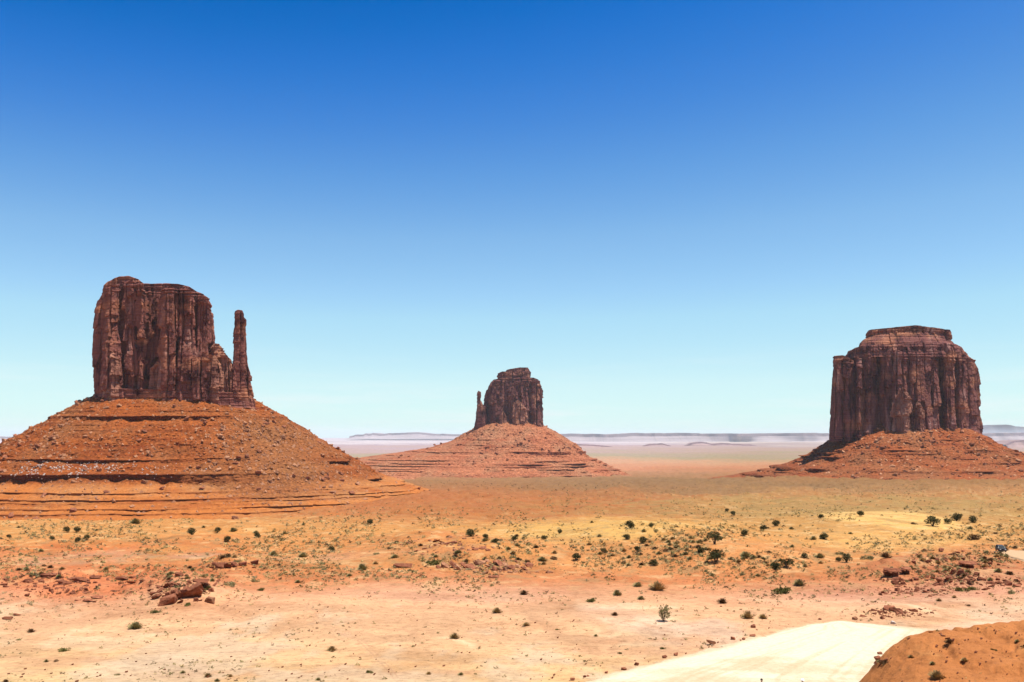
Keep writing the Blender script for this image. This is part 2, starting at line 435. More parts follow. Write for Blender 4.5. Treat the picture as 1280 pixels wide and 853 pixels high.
def soil_colour(x, y, u, row, d, rm, mound):
    w1 = fbm(x / d * 9, np.log(d) * 5, 0, 5, 61); w2 = fbm(x / d * 40, np.log(d) * 30, 0, 5, 63)
    w3 = fbm(x * 0.05, y * 0.05, 0, 5, 65); w4 = fbm(x * 0.25, y * 0.25, 0, 4, 67)
    rw = row + w1 * 7 + w2 * 3
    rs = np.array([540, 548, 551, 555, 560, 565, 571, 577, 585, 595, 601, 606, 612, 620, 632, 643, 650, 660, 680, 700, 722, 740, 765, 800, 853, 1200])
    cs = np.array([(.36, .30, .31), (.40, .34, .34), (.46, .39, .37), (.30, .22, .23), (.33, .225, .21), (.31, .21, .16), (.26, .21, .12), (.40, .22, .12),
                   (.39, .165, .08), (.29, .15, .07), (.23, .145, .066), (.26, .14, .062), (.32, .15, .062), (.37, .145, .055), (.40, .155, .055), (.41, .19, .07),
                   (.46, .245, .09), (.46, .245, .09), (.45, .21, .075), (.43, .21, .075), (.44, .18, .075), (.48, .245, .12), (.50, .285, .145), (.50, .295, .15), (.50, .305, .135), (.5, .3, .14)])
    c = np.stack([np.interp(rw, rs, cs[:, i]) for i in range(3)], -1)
    G = lambda cu, cr, su, sr: np.clip(gauss(u + w1 * 40, rw, cu, cr, su, sr) * 1.4, 0, 1)
    n = np.clip(0.5 + w3 * 1.2 + w4 * 0.5, 0, 1)
    c = lerp(c, (.45, .14, .055), np.clip(G(110, 728, 170, 26) * (0.45 + n * 0.7), 0, 1) * 0.8)        # red eroded left
    c = lerp(c, (.46, .17, .065), np.clip(G(100, 690, 230, 10) * n * 1.2, 0, 1))
    c = lerp(c, (.44, .30, .22), np.clip(G(200, 697, 250, 6) * n * 1.1, 0, 1) * 0.7)
    c = lerp(c, (.43, .16, .07), np.clip(G(600, 690, 110, 16), 0, 1) * 0.6 * n)
    c = lerp(c, (.52, .36, .13), np.clip(G(760, 668, 130, 14), 0, 1) * 0.8)                             # yellow grassy slope
    c = lerp(c, (.50, .25, .10), np.clip(G(760, 702, 80, 10), 0, 1) * 0.7)
    c = lerp(c, (.50, .25, .10), np.clip(G(980, 700, 70, 14), 0, 1) * 0.8)
    c = lerp(c, (.25, .125, .05), np.clip(G(1140, 601, 230, 7) * 1.2, 0, 1) * .85)
    c = lerp(c, (.36, .24, .085), np.clip(G(1040, 632, 330, 9), 0, 1) * 0.6)                             # grass below the right butte
    c = lerp(c, (.33, .225, .085), np.clip(G(1120, 650, 230, 26), 0, 1) * 0.55)
    c = lerp(c, (.58, .40, .16), sst(.35, .55, gauss(u + w1 * 16, row + w1 * 2.0 - 0.05 * (u - 1110), 1112, 657, 100, 11)))                     # sand drift
    c = lerp(c, (.54, .34, .13), np.clip(G(1120, 676, 110, 10), 0, 1) * 0.8)
    c = lerp(c, (.40, .17, .09), np.clip(G(1210, 712, 120, 20), 0, 1) * 0.75)
    c = lerp(c, (.44, .21, .125), np.clip(G(1160, 742, 200, 11), 0, 1) * 0.8)
    c = lerp(c, (.50, .27, .16), np.clip(G(560, 738, 160, 12), 0, 1) * 0.6)
    c = lerp(c, (.55, .37, .18), np.clip(G(60, 845, 200, 22), 0, 1) * 0.6)
    pale = np.clip(sst(0.25, 0.6, w3 + w4 * 0.4) * sst(735, 760, row), 0, 1)
    c = lerp(c, (.58, .41, .24), pale * 0.55)
    grey = np.clip(sst(0.15, 0.55, w1) * sst(745, 775, row), 0, 1)
    c = lerp(c, (.50, .36, .26), grey * 0.5)
    # pale dry washes
    wash = np.abs(rw - np.interp(u, [380, 470, 560, 640, 700], [762, 774, 798, 823, 840]) + w4 * 4)
    c = lerp(c, (.66, .48, .28), sst(4.5, 0.5, wash) * sst(370, 420, u) * sst(720, 660, u) * np.clip(0.25 + w1 * 0.8 + w4 * .5, 0, .6))
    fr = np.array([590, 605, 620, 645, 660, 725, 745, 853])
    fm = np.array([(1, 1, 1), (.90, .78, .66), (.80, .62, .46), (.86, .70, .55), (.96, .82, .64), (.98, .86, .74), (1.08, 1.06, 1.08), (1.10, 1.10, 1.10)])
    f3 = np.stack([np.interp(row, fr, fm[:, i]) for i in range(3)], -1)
    rt = sst(760, 960, u) * sst(655, 645, row)
    f3 = lerp(f3, (.88, .84, .70), rt)
    c = c * f3
    st = fbm((u + (row - 740) * 2.2) * .007 + w1 * .4, row * .10 - u * .004, 0, 5, 91) * sst(735, 760, row)
    c = c * (1 + np.clip(st * .6, -.07, .10))[..., None]
    c = lerp(c, (.50, .27, .14), np.clip(sst(.1, .45, fbm((u + (row - 740) * 3) * .006, row * .07, 0, 4, 93)) * sst(740, 765, row), 0, 1) * .6)
    # flecks of vegetation litter and cobbles
    veg = sst(600, 620, row) * sst(760, 715, row)
    c = lerp(c, (.25, .19, .085), np.clip(sst(0.12, 0.5, w4) * veg, 0, 1) * 0.45)
    c = lerp(c, (.56, .40, .19), np.clip(sst(0.15, 0.5, -w4) * veg, 0, 1) * 0.4)
    c = lerp(c, (.31, .105, .032), np.clip(G(600, 626, 210, 20) * 1.1, 0, 1) * .75)
    nearm = sst(738, 765, row)
    wa_ = fbm(x * .035 + 9, y * .022, 0, 6, 131, .6); wb_ = fbm(x * .05, y * .03 + 5, 0, 6, 133, .6)
    c = lerp(c, (.585, .335, .185), np.clip(sst(.02, .22, wa_) * nearm * .7, 0, 1))            # pink crust
    c = lerp(c, (.535, .39, .245), np.clip(sst(.05, .25, wb_) * nearm * .65, 0, 1))            # grey crust
    for k_, (fx_, fy_, tw_) in enumerate(((.020, .010, .022), (.013, .017, .016))):            # rills filled with pale sand
        rl = np.abs(fbm(x * fx_ + k_ * 7, y * fy_, 0, 4, 141 + k_))
        c = lerp(c, (.64, .47, .28), sst(tw_, tw_ * .3, rl) * nearm * np.clip(.2 + wa_ * 1.5, 0, .65))
        c = lerp(c, (.42, .23, .12), sst(tw_ * .9, tw_ * .3, np.abs(rl - tw_ * 1.5)) * nearm * np.clip(.1 - wb_ * 1.2, 0, .5))
    for off_ in (-3.0, 3.0):                                                                    # old wheel tracks
        tk = np.abs(u - np.interp(row, [752, 765, 778, 790, 802, 830, 853], [392, 386, 396, 420, 452, 480, 500]) - off_ - w4 * 1.5)
        c = lerp(c, (.44, .25, .14), sst(1.6, .5, tk) * sst(752, 760, row) * np.clip(.5 + w4, 0, .7))
    c = lerp(c, (.185, .105, .043), np.clip(G(860, 608, 260, 9) * 1.1, 0, 1) * .75)
    pat_ = np.clip(.55 + w2 * 1.3 + w3 * .6, 0, 1)
    c = lerp(c, (.255, .155, .052), np.clip(G(1000, 633, 330, 13) * 1.2, 0, 1) * pat_ * .8)
    c = lerp(c, (.30, .135, .045), np.clip(G(1150, 628, 160, 12), 0, 1) * (1 - pat_) * .6)
    halo = sst(0.0, 0.6, rm)
    c = lerp(c, (.54, .44, .29), halo * 0.8)
    c = lerp(c, (.44, .165, .050), mound)
    c = lerp(c, (.50, .25, .085), mound * np.clip(sst(0.1, 0.5, w4 + w3 * 0.6), 0, 1) * 0.6)
    return np.clip(c, 0.01, 0.9)

# one sheet: polar grid, dense in front of the camera
dense = np.arctan((np.arange(-190, 1480, 1.75) - CX) / FPX)
outer = np.linspace(dense[-1], dense[0] + 2 * math.pi, 72)[1:-1]
ang = np.concatenate([dense, outer])
rad = np.concatenate([[1.5, 5, 10, 16, 24, 33, 42, 48], np.exp(np.linspace(math.log(53), math.log(700), 380)), np.exp(np.linspace(math.log(700), math.log(70000), 231))[1:]])
A, R = np.meshgrid(ang, rad)
gx, gy = R * np.sin(A), R * np.cos(A)
gz, gu, grow, gd, grm, gmd = hgt(gx, gy)
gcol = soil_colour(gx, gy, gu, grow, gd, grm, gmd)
acc = Acc()
V = np.stack([gx, gy, gz - grm * 0.05], -1).reshape(-1, 3)
F = gridfaces(len(rad), len(ang), True)[:, ::-1]
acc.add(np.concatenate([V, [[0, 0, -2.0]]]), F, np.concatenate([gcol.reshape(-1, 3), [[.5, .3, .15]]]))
nc = len(ang)
acc.F.append(np.stack([np.arange(nc), (np.arange(nc) + 1) % nc, np.full(nc, len(V))], 1)[:, ::-1])
ground = link('ground', acc.mesh('ground', True), M_ground)
tag(ground, kind='structure')

# first hit of a view line with the terrain, read from the sheet itself
_nd = len(dense)
_rw = HOR - FPX * gz[:, :_nd] / (gy[:, :_nd])
_i0 = int(np.searchsorted(rad, 52))
_first = np.minimum.accumulate(_rw[_i0:], 0)
_rows = np.arange(560, 990, 0.5)
_hit = np.zeros((_nd, len(_rows)))
for _c in range(_nd):
    f_ = _first[:, _c]
    _hit[_c] = np.interp(-_rows, -f_ + np.arange(len(f_)) * 1e-7, np.log(gy[_i0:, _c]))
def ground_at(u, row):
    u = np.atleast_1d(np.asarray(u, float)); row = np.atleast_1d(np.asarray(row, float))
    c = np.clip(np.round((u + 190) / 1.75).astype(int), 0, _nd - 1)
    q = np.clip((row - 560) / 0.5, 0, len(_rows) - 1.001); j = q.astype(int); f = q - j
    d = np.exp(_hit[c, j] * (1 - f) + _hit[c, j + 1] * f)
    x = (u - CX) / FPX * d
    return np.stack([x, d, hgt(x, d)[0]], -1)

# road sheet
def road_mat():
    m, N, L, b = newmat('pale_dirt_road')
    pos = N.new('ShaderNodeNewGeometry').outputs['Position']
    at = N.new('ShaderNodeAttribute'); at.attribute_name = 'soil'
    n2 = noise_node(N, L, pos, 1.6, 9, 0.75)
    c = mix(N, L, at.outputs['Color'], ramp(N, L, n2, [(0.3, (.78, .72, .66)), (0.55, (1, 1, 1)), (0.75, (1.06, 1.06, 1.06))]), 0.9, 'MULTIPLY')
    L.new(c, b.inputs['Base Color'])
    bump(N, L, b, n2, 0.12, 0.8)
    return m
M_road = road_mat()
def road_sheet(us, ds):
    Uu, Dd = np.meshgrid(us, ds)
    X = (Uu - CX) / FPX * Dd
    z, u, row, d, rm, md = hgt(X, Dd)
    V = np.stack([X, Dd, z + 0.10 * sst(0.2, 0.8, rm) - 0.12], -1)
    V[..., 2] += 0.10
    l = np.interp(Dd, _rd, _rl); r_ = np.interp(Dd, _rd, _rr)
    sl = (Uu - l) / (r_ - l)
    rut = fbm(sl * 26, Dd * .03, 0, 4, 45); pat = fbm(X * .06, Dd * .10, 0, 5, 47); ed = np.minimum(sl, 1.15 - sl)
    cc = lerp(np.ones(X.shape + (3,)) * np.array((.56, .525, .37)), (.50, .37, .22), np.clip(sst(.12, .5, pat) * .7 + sst(.05, .5, rut) * .5 + sst(.07, .0, ed + pat * .05) * .8, 0, .9))
    cc = lerp(cc, (.46, .28, .15), np.clip(sst(.72, 1.0, sl + pat * .12) * .8, 0, 1))
    F = gridfaces(len(ds), len(us))
    q = rm.ravel()[F].mean(1)
    return V, F[q > 0.5], cc.reshape(-1, 3)
acc = Acc()
acc.add(*road_sheet(np.arange(600, 1345, 1.2), np.arange(60, 135.5, 0.25)))
acc.add(*road_sheet(np.arange(1200, 1390, 1.2), np.arange(185, 256, 0.3)))
road = link('dirt_road', acc.mesh('dirt_road', True), M_road)
tag(road, kind='structure')

# ------------------------------------------------------------------ buttes
def ell(n, power, front_dense=True):
    t = np.linspace(0, 2 * math.pi, n, endpoint=False)
    t = t - 0.35 * np.sin(2 * t) * 0
    c, s = np.cos(t), np.sin(t)
    return np.sign(c) * np.abs(c) ** (2 / power), np.sign(s) * np.abs(s) ** (2 / power)
def resample(px, py, n):
    px = np.append(px, px[0]); py = np.append(py, py[0])
    L = np.concatenate([[0], np.cumsum(np.hypot(np.diff(px), np.diff(py)))])
    s = np.linspace(0, L[-1], n, endpoint=False)
    return np.interp(s, L, px), np.interp(s, L, py)
def pillar(acc, x0, x1, top, bot, d, depth, step=1.3, power=4.0, amp=1.0, rot=0.0, left=None, right=None, cell=(15, 15, 42), base_strata=0.14, top_strata=0.10, seed=0, scale=1.0, cap=0.0, taper=0.0):
    """a fractured rock column. x0..x1 px at depth d, top: row or [(px,row)..]; left/right: [(row, px offset)..]"""
    d_mid = d + depth * 0.5
    zb = -(bot - HOR) / FPX * d
    tp = top if isinstance(top, (list, tuple)) else [(x0, top), (x1, top)]
    tpx = np.array([p[0] for p in tp], float); tpr = np.array([p[1] for p in tp], float)
    m = FPX / d
    wa = (x1 - x0) / m / 2; wb = depth / 2
    cx = ((x0 + x1) / 2 - CX) / FPX * d
    fx, fy = ell(2000, power)
    fx, fy = fx * wa, fy * wb
    peri = 2 * (x1 - x0) / m + 2 * depth
    n = int(np.clip(peri / step, 24, 1000))
    fx, fy = resample(fx, fy, n)
    # normals
    nx = np.roll(fy, -1) - np.roll(fy, 1); ny = -(np.roll(fx, -1) - np.roll(fx, 1))
    nl = np.hypot(nx, ny) + 1e-9; nx, ny = nx / nl, ny / nl
    ca, sa = math.cos(rot), math.sin(rot)
    fx, fy = fx * ca - fy * sa, fx * sa + fy * ca
    nx, ny = nx * ca - ny * sa, nx * sa + ny * ca
    zt = -(np.interp((cx + fx) * m + CX, tpx, tpr) - HOR) / FPX * d
    hmax = zt.max() - zb
    nr = int(np.clip(hmax / step * 1.1, 12, 400))
    v = np.linspace(0, 1, nr)
    Z = zb + v[:, None] * (zt[None] - zb)
    X = np.repeat((cx + fx + (fy + wb) * cx / d)[None], nr, 0); Y = np.repeat((d_mid + fy)[None], nr, 0)
    bat = (1 - v)[:, None] * hmax * 0.03
    X = X + nx[None] * (bat * 0.3 - taper * v[:, None]); Y = Y + ny[None] * (bat - taper * v[:, None])
    rowz = HOR - Z / d * FPX
    if left is not None:
        o = np.interp(rowz, [p[0] for p in left], [p[1] for p in left]) / m
        X = X + o * np.clip(-fx / wa, 0, 1)[None]
    if right is not None:
        o = np.interp(rowz, [p[0] for p in right], [p[1] for p in right]) / m
        X = X + o * np.clip(fx / wa, 0, 1)[None]
    s = scale
    ln = X * 0.97 + Y * 0.6 * 0.4                                        # along-face coordinate
    warp = fbm(X / (30 * s), Y / (30 * s), Z / (60 * s), 3, 3 + seed) * 0.45
    per = np.concatenate([[0], np.cumsum(np.hypot(np.diff(fx), np.diff(fy)))])[None] + 0 * Z + seed * 517.0
    def joint(q, sd):
        k = np.floor(q); f = q - k
        z0 = np.zeros(q.shape, np.int64)
        j = lambda i: 0.62 * _h(i.astype(np.int64), z0 + sd, z0 + 77)
        i = np.where(f >= j(k), k, k - 1)
        b0, b1 = i + j(i), i + 1 + j(i + 1)
        return i.astype(np.int64), (q - b0) / (b1 - b0)
    def hh(i, k, sd): return _h(i, np.asarray(k, np.int64) + np.zeros(i.shape, np.int64), np.zeros(i.shape, np.int64) + sd)
    dsp = 0
    for (wx_, wz_, amp_, sd_) in ((cell[0] * 1.6, cell[2] * 1.7, 1.35, 1), (cell[0] * 0.8, cell[2] * 0.65, 0.40, 2), (cell[0] * 0.3, cell[2] * 0.26, 0.09, 3)):
        i1, q1 = joint(per / (wx_ * s) + 0.22 * fbm(Z / (55 * s), per / (90 * s), 0, 3, sd_ + seed), sd_)
        i2, q2 = joint(Z / (wz_ * s) + hh(i1, 0, 5 + sd_) * 7 + 0.10 * fbm(per / (8 * s), Z / (20 * s), 0, 2, 8), 20 + sd_)
        c1, c2 = hh(i1, 0, 11 + sd_), hh(i1, i2, 12 + sd_)
        dsp = dsp + amp_ * ((c1 - .55) * 8 + (q1 - .5) * (hh(i1, 0, 13 + sd_) - .5) * 13 + (c2 - .5) * 6.5 + (q1 - .5) * (hh(i1, i2, 14) - .5) * 7 - (q2 - .5) * (0.25 + hh(i1, i2, 15)) * 5
              - 6.0 * sst(0.09, 0.02, np.minimum(q1, 1 - q1)) * (hh(i1, 0, 16 + sd_) > .35))
    g1, g2, gid, gox, goz = worley(X / (5.5 * s) + warp, Y / (5.5 * s), Z / (11 * s) + warp, seed + 3)
    dsp = dsp + (gid - 0.5) * 1.0 - goz * 0.9 - 0.5 * sst(0.12, 0.0, g2 - g1) + fbm(X / (4 * s), Y / (4 * s), Z / (6 * s), 3, 9) * 0.4
    dsp = dsp + fbm(X / (40 * s), Y / (40 * s), Z / (70 * s), 3, 19 + seed) * 4
    strata = vn(Z / (2.6 * s), 0.5 + X * 0.004, 0, 31) + 0.6 * vn(Z / (1.1 * s), X * 0.01, 0, 33)
    wstr = np.clip(sst(base_strata, base_strata * 0.6, v)[:, None] + sst(1 - top_strata, 1 - top_strata * 0.5, v)[:, None], 0, 1)
    dsp = dsp * (1 - 0.55 * wstr) + strata * 1.8 * wstr + strata * 0.12
    dsp = dsp * amp * s - cap * s * sst(0.93, 1.0, v)[:, None]
    X = X + nx[None] * dsp; Y = Y + ny[None] * dsp
    # top: rings drawn inward over a slightly domed, rubbly top
    mx, my = X[-1].mean(), Y[-1].mean()
    rings_x, rings_y, rings_z = [X], [Y], [Z]
    ts = np.linspace(0, 0.98, max(4, int(min(wa, wb) / step / 2)))[1:]
    for t in ts:
        rx = X[-1] * (1 - t) + mx * t; ry = Y[-1] * (1 - t) + my * t
        zt2 = -(np.interp((rx - (ry - d) * cx / d) * m + CX, tpx, tpr) - HOR) / FPX * d
        rz = zt2 + (fbm(rx / (9 * s), ry / (9 * s), 0, 4, 71 + seed) * 2.2 * s * min(1, t * 6)) + 0.0
        rings_x.append(rx[None]); rings_y.append(ry[None]); rings_z.append(rz[None])
    X = np.concatenate(rings_x); Y = np.concatenate(rings_y); Z = np.concatenate(rings_z)
    acc.add(np.stack([X, Y, Z], -1), gridfaces(X.shape[0], n, True)[:, ::-1] if rot is None else gridfaces(X.shape[0], n, True))

def talus(name, parent, mat, cx, cy, wa, wb, prof, ledges, ncol, zstep, seed, scale=1.0, angk=None, power=2.6, rub=None, smooth=None, kz=None, ledk=None, add=None):
    """apron of shale: prof [(z, outward offset)..] from top to toe, ledges [(z, thickness, protrusion, sharpness)..]"""
    fx, fy = ell(4000, power)
    t = np.arctan2(fy, fx)
    # dense facing the camera (-Y), coarse behind
    tf = np.concatenate([np.linspace(math.pi * 0.93, math.pi * 2.07, ncol), np.linspace(math.pi * 2.07, math.pi * 2.93, ncol // 6)[1:-1]])
    ex = np.sign(np.cos(tf)) * np.abs(np.cos(tf)) ** (2 / power); ey = np.sign(np.sin(tf)) * np.abs(np.sin(tf)) ** (2 / power)
    nx, ny = np.cos(tf), np.sin(tf)
    z0, z1 = prof[0][0], prof[-1][0]
    zs = np.arange(z0, z1, -zstep)
    pz = np.array([p[0] for p in prof][::-1]); po = np.array([p[1] for p in prof][::-1])
    T, Zb = np.meshgrid(tf, zs)
    NX, NY = np.cos(T), np.sin(T)
    off = np.interp(Zb, pz, po)
    k = np.ones_like(T) if angk is None else np.interp(np.mod(T, 2 * math.pi), np.radians([a for a, _ in angk]), [b for _, b in angk])
    if kz is not None: k = 1 + (k - 1) * sst(kz[0], kz[1], Zb)
    off = off * np.where(off > 0, k, 1)
    if add is not None: off = off + np.interp(np.mod(T, 2 * math.pi), np.radians([q[0] for q in add]), [q[1] for q in add])
    X0 = cx + ex[None] * wa + NX * off; Y0 = cy + ey[None] * wb + NY * off
    s = scale
    # gullies and fans running down the slope
    dnn = np.clip((z0 - Zb) / (z0 - z1), 0, 1)
    arc = T * (wa + 150 * s)
    arw = arc + 38 * s * fbm(arc / (90 * s), Zb / (60 * s), 0, 4, seed + 3)
    gul = ridged(arw / (70 * s), Zb / (240 * s), 0, 3, seed + 2)
    amp = sst(0.03, 0.35, dnn) * s
    off = off - sst(0.2, 1.0, gul) * 6.5 * amp + fbm(X0 / (60 * s), Y0 / (60 * s), Zb / (40 * s), 4, seed + 4) * 15 * amp
    off = off + fbm(X0 / (13 * s), Y0 / (13 * s), Zb / (9 * s), 4, seed + 6) * 2.6 * s
    wx, wy = (cx + ex[None] * wa + NX * off) / s, (cy + ey[None] * wb + NY * off) / s
    rubx = 0 * Zb if rub is None else np.clip(rub(wx * s, wy * s, Zb), 0, 1)
    for cs, hh, thr in ((9.0, 3.6, 0.55), (4.6, 2.3, 0.32)):
        b1, b2, bid, _, _ = worley(wx / cs, wy / cs, Zb / s / cs, seed + 7)
        dens = np.clip(fbm(wx / 60, wy / 60, Zb / s / 50, 3, seed + 8) * 1.2 + 0.25, 0, 1)
        off = off + (1 if smooth is None else 1 - smooth(Zb, rubx)) * s * hh * sst(0.46, 0.16, b1) * sst(thr + 0.25 - 0.4 * dens, thr + 0.35 - 0.4 * dens, bid) * sst(0.02, 0.1, dnn)
    ledm = np.zeros_like(off)
    for i, led_ in enumerate(ledges):
        lz, th, pr, cov = led_[:4]
        wob = fbm(arc / (120 * s), i * 3.7, 0, 3, seed + 11) * 2.0 * s + fbm(arc / (20 * s), i * 2.1, 0, 3, seed + 14) * 1.0 * s
        a = fbm(arc / (70 * s), i * 5.3, 0, 4, seed + 21) * 0.9 + cov
        a = np.clip(a, 0, 1) * (1 - 0.9 * rubx) * (1 if ledk is None else np.interp(np.mod(T, 2 * math.pi), np.radians([q[0] for q in ledk]), [q[1] for q in ledk]))
        if len(led_) > 4:
            dg_ = np.degrees(np.mod(T, 2 * math.pi)); a = sst(led_[4] - 3, led_[4] + 2, dg_) * sst(led_[5] + 3, led_[5] - 2, dg_)
        rag = fbm(arc / (7 * s), Zb / (3 * s), i * 1.7, 3, seed + 31)
        zz = Zb - (lz + wob)
        th2 = th * (0.85 + 0.9 * fbm(arc / (30 * s), i * 9.1, 0, 4, seed + 41))
        th2 = np.clip(th2, 0.3 * th, 1.6 * th)
        up = np.where(zz >= 0, np.clip(1 - zz / (pr * 0.42), 0, 1), 0)                     # shelf above the lip
        lip = np.interp(lz + wob, pz, po)
        face = np.where(zz < 0, np.clip(1 - np.maximum(-zz - th2, 0) / (0.9 * th), 0, 1), 0) * a
        cut = ((zz < -0.10 * th2) & (zz > -th2)) * 1.0                                   # undercut
        tgt = lip + pr * 0.72 - cut * pr * (0.34 + 0.30 * rag) - pr * 0.25 * np.clip(-zz / th2, 0, 1)
        off = off + a * pr * up * 0.72
        off = off * (1 - face) + (tgt + (off - np.interp(Zb, pz, po)) * 0.35) * face
        ledm = np.maximum(ledm, a * ((zz < 0.4 * s) & (zz > -th2)))
    X = cx + ex[None] * wa + NX * off; Y = cy + ey[None] * wb + NY * off
    Z = Zb + 0.25 * s * fbm(X / (3 * s), Y / (3 * s), 0, 2, seed + 51)
    rubn = np.clip(fbm(X / (70 * s), Y / (70 * s), Z / (90 * s), 4, seed + 61) * 1.3, 0, 1) * 0.6
    if rub is not None: rubn = np.clip(rubn + rub(X, Y, Z), 0, 0.9)
    acc = Acc()
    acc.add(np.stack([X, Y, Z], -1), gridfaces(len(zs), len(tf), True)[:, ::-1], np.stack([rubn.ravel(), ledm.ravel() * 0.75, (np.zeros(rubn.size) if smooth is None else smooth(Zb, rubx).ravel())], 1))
    o = link(name, acc.mesh(name, False), mat, parent)
    return o, np.stack([X, Y, Z], -1)[:, :ncol], ledm[:, :ncol], rubn[:, :ncol]

# --- left butte with its thumb
DW = 1580.0
west = empty('butte', (*P(215, 500, 1650)[:2], -130))
tag(west, 'broad red sandstone butte with a free-standing thumb spire on its right end', 'butte')
def into(parent, o):                       # keep world coordinates under an offset Empty
    o.parent = parent
    o.matrix_parent_inverse = Matrix.Translation(-Vector(parent.location))
    return o
a = Acc()
pillar(a, 126, 262, [(118, 372), (124, 366), (127, 356), (133, 351), (147, 346), (160, 345), (172, 349), (178, 354), (190, 355), (205, 354), (222, 355), (236, 358), (246, 364), (256, 367), (262, 370), (266, 380)],
       506, DW + 34, 110, seed=1, amp=0.75, right=[(360, 0), (400, -1), (440, -1), (470, 2), (506, 5)], left=[(360, 2), (376, 1), (384, -2), (420, -4), (460, -4), (506, -3)], power=5)
pillar(a, 122, 137, [(119, 376), (128, 373), (139, 373)], 502, DW + 26, 50, seed=2, power=4, cell=(13, 13, 34), left=[(374, 0), (384, -2), (420, -3), (506, -2)], amp=0.4)
pillar(a, 131, 150, [(128, 362), (140, 357), (150, 354)], 504, DW + 6, 60, seed=3, power=4, rot=0.12)
pillar(a, 153, 170, [(152, 352), (165, 350), (178, 355)], 503, DW + 13, 50, seed=4, power=3.5, rot=-0.1)
pillar(a, 168, 179, [(168, 356), (174, 352), (180, 358)], 503, DW + 4, 50, seed=15, power=3.4, rot=0.1)
pillar(a, 182, 190, [(180, 362), (184, 359), (192, 361)], 504, DW + 20, 30, seed=5, power=3.5)
pillar(a, 203, 222, [(200, 362), (210, 358), (225, 359)], 505, DW - 6, 70, seed=6, power=5, rot=0.10)
pillar(a, 219, 241, [(218, 360), (225, 359), (242, 363)], 505, DW - 2, 60, seed=16, power=5, rot=0.12)
pillar(a, 243, 263, [(240, 366), (250, 369), (262, 373), (264, 384)], 507, DW + 4, 60, seed=7, power=4, right=[(370, 0), (400, -1), (440, -1), (507, 4)], amp=0.8)
pillar(a, 220, 266, [(218, 462), (235, 448), (255, 446), (266, 452)], 507, DW - 8, 40, seed=10, power=3.5, cell=(12, 12, 34))
pillar(a, 121, 317, [(110, 484), (160, 486), (250, 489), (300, 491), (318, 496)], 512, DW - 8, 150, seed=14, power=5, amp=0.6, base_strata=0.9, top_strata=0.5, right=[(480, -6), (512, 0)])
o = into(west, link('cliff', a.mesh('cliff'), M_cliff_w))
a = Acc()
pillar(a, 132, 152, [(130, 436), (140, 438), (152, 452)], 503, DW - 2, 40, seed=8, power=3, cell=(9, 9, 22), amp=0.8)
pillar(a, 187, 205, [(186, 462), (196, 452), (203, 455), (206, 470)], 504, DW - 2, 34, seed=9, power=3, cell=(9, 9, 20), amp=0.8)
pillar(a, 263, 279, [(262, 436), (267, 429), (274, 430), (279, 437)], 509, DW + 8, 60, seed=11, power=3.5, cell=(9, 9, 20), amp=0.8)
pillar(a, 271, 292, [(270, 440), (280, 442), (288, 449), (292, 458)], 510, DW + 4, 66, seed=12, power=3.5, cell=(9, 9, 22), right=[(440, 0), (510, 3)], amp=0.8)
pillar(a, 257, 276, [(256, 450), (263, 443), (270, 446), (276, 456)], 509, DW - 4, 40, seed=13, power=3, cell=(8, 8, 20), amp=0.8)
into(west, link('buttress', a.mesh('buttress'), M_butt))
a = Acc()
pillar(a, 293, 306, [(292, 394), (293.5, 389), (298, 387.5), (304, 388), (306, 392), (307, 396)], 510, DW + 6, 24, step=0.9, seed=21, power=3.6, amp=0.3, cell=(8, 8, 16), base_strata=0.3, top_strata=0.05,
       left=[(388, 0), (398, 0.6), (420, -0.6), (440, -0.6), (470, -1.5), (510, -4)], right=[(388, -1.5), (396, -1.2), (399, 1.2), (420, 0.4), (440, 0.2), (455, 1.5), (490, 4), (510, 9)])
pillar(a, 302, 313, [(302, 456), (306, 452), (310, 456), (313, 466)], 511, DW + 8, 34, step=0.9, seed=22, power=3, amp=0.5, cell=(7, 7, 14), right=[(452, -2), (480, 0), (511, 6)])
pillar(a, 286, 299, [(286, 470), (292, 455), (299, 462)], 511, DW + 2, 40, step=0.9, seed=23, power=3, amp=0.5, cell=(7, 7, 14))
into(west, link('thumb_spire', a.mesh('thumb_spire'), M_cliff_w))
cw = P(216, 500, 1652)
# offsets measured from the cliff's foot
prof_w = [(92, -40), (72, -6), (64, 8), (36, 58), (0, 112), (-38, 172), (-62, 214), (-78, 238), (-88, 262), (-112, 312), (-128, 360), (-160, 520)]
led_w = [(52, 2.0, 4, 0.1), (44, 3.0, 6, 0.2), (34, 7.0, 9, 0.7), (19, 2.2, 4, 0.0), (8, 2, 3, -0.05), (-14, 2.2, 4, 0.05), (-25, 1.8, 3, 0.0), (-38, 5.0, 7, 0.55), (-60, 16, 10, 0.95), (-45, 6, 11, 0, 338, 356), (-76, 4, 9, 0, 343, 359), (-87, 2.2, 5, 0.85), (-95, 2.2, 5, 0.9), (-100, 1.4, 4, 0.7), (-107, 2.0, 5, 0.8), (-114, 2.0, 5, 0.75), (-122, 2.0, 5, 0.5)]
def rub_w(X, Y, Z):
    px = CX + FPX * X / Y
    return 0.75 * np.exp(-((px - 345) / 75) ** 2) * sst(40, 0, Z) * sst(-108, -80, Z)
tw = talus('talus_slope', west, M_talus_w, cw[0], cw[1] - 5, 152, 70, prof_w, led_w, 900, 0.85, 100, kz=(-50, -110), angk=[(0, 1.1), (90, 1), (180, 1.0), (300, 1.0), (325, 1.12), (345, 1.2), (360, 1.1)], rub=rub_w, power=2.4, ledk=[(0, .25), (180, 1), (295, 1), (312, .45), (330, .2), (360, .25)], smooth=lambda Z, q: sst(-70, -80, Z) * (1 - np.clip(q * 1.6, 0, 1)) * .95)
into(west, tw[0])

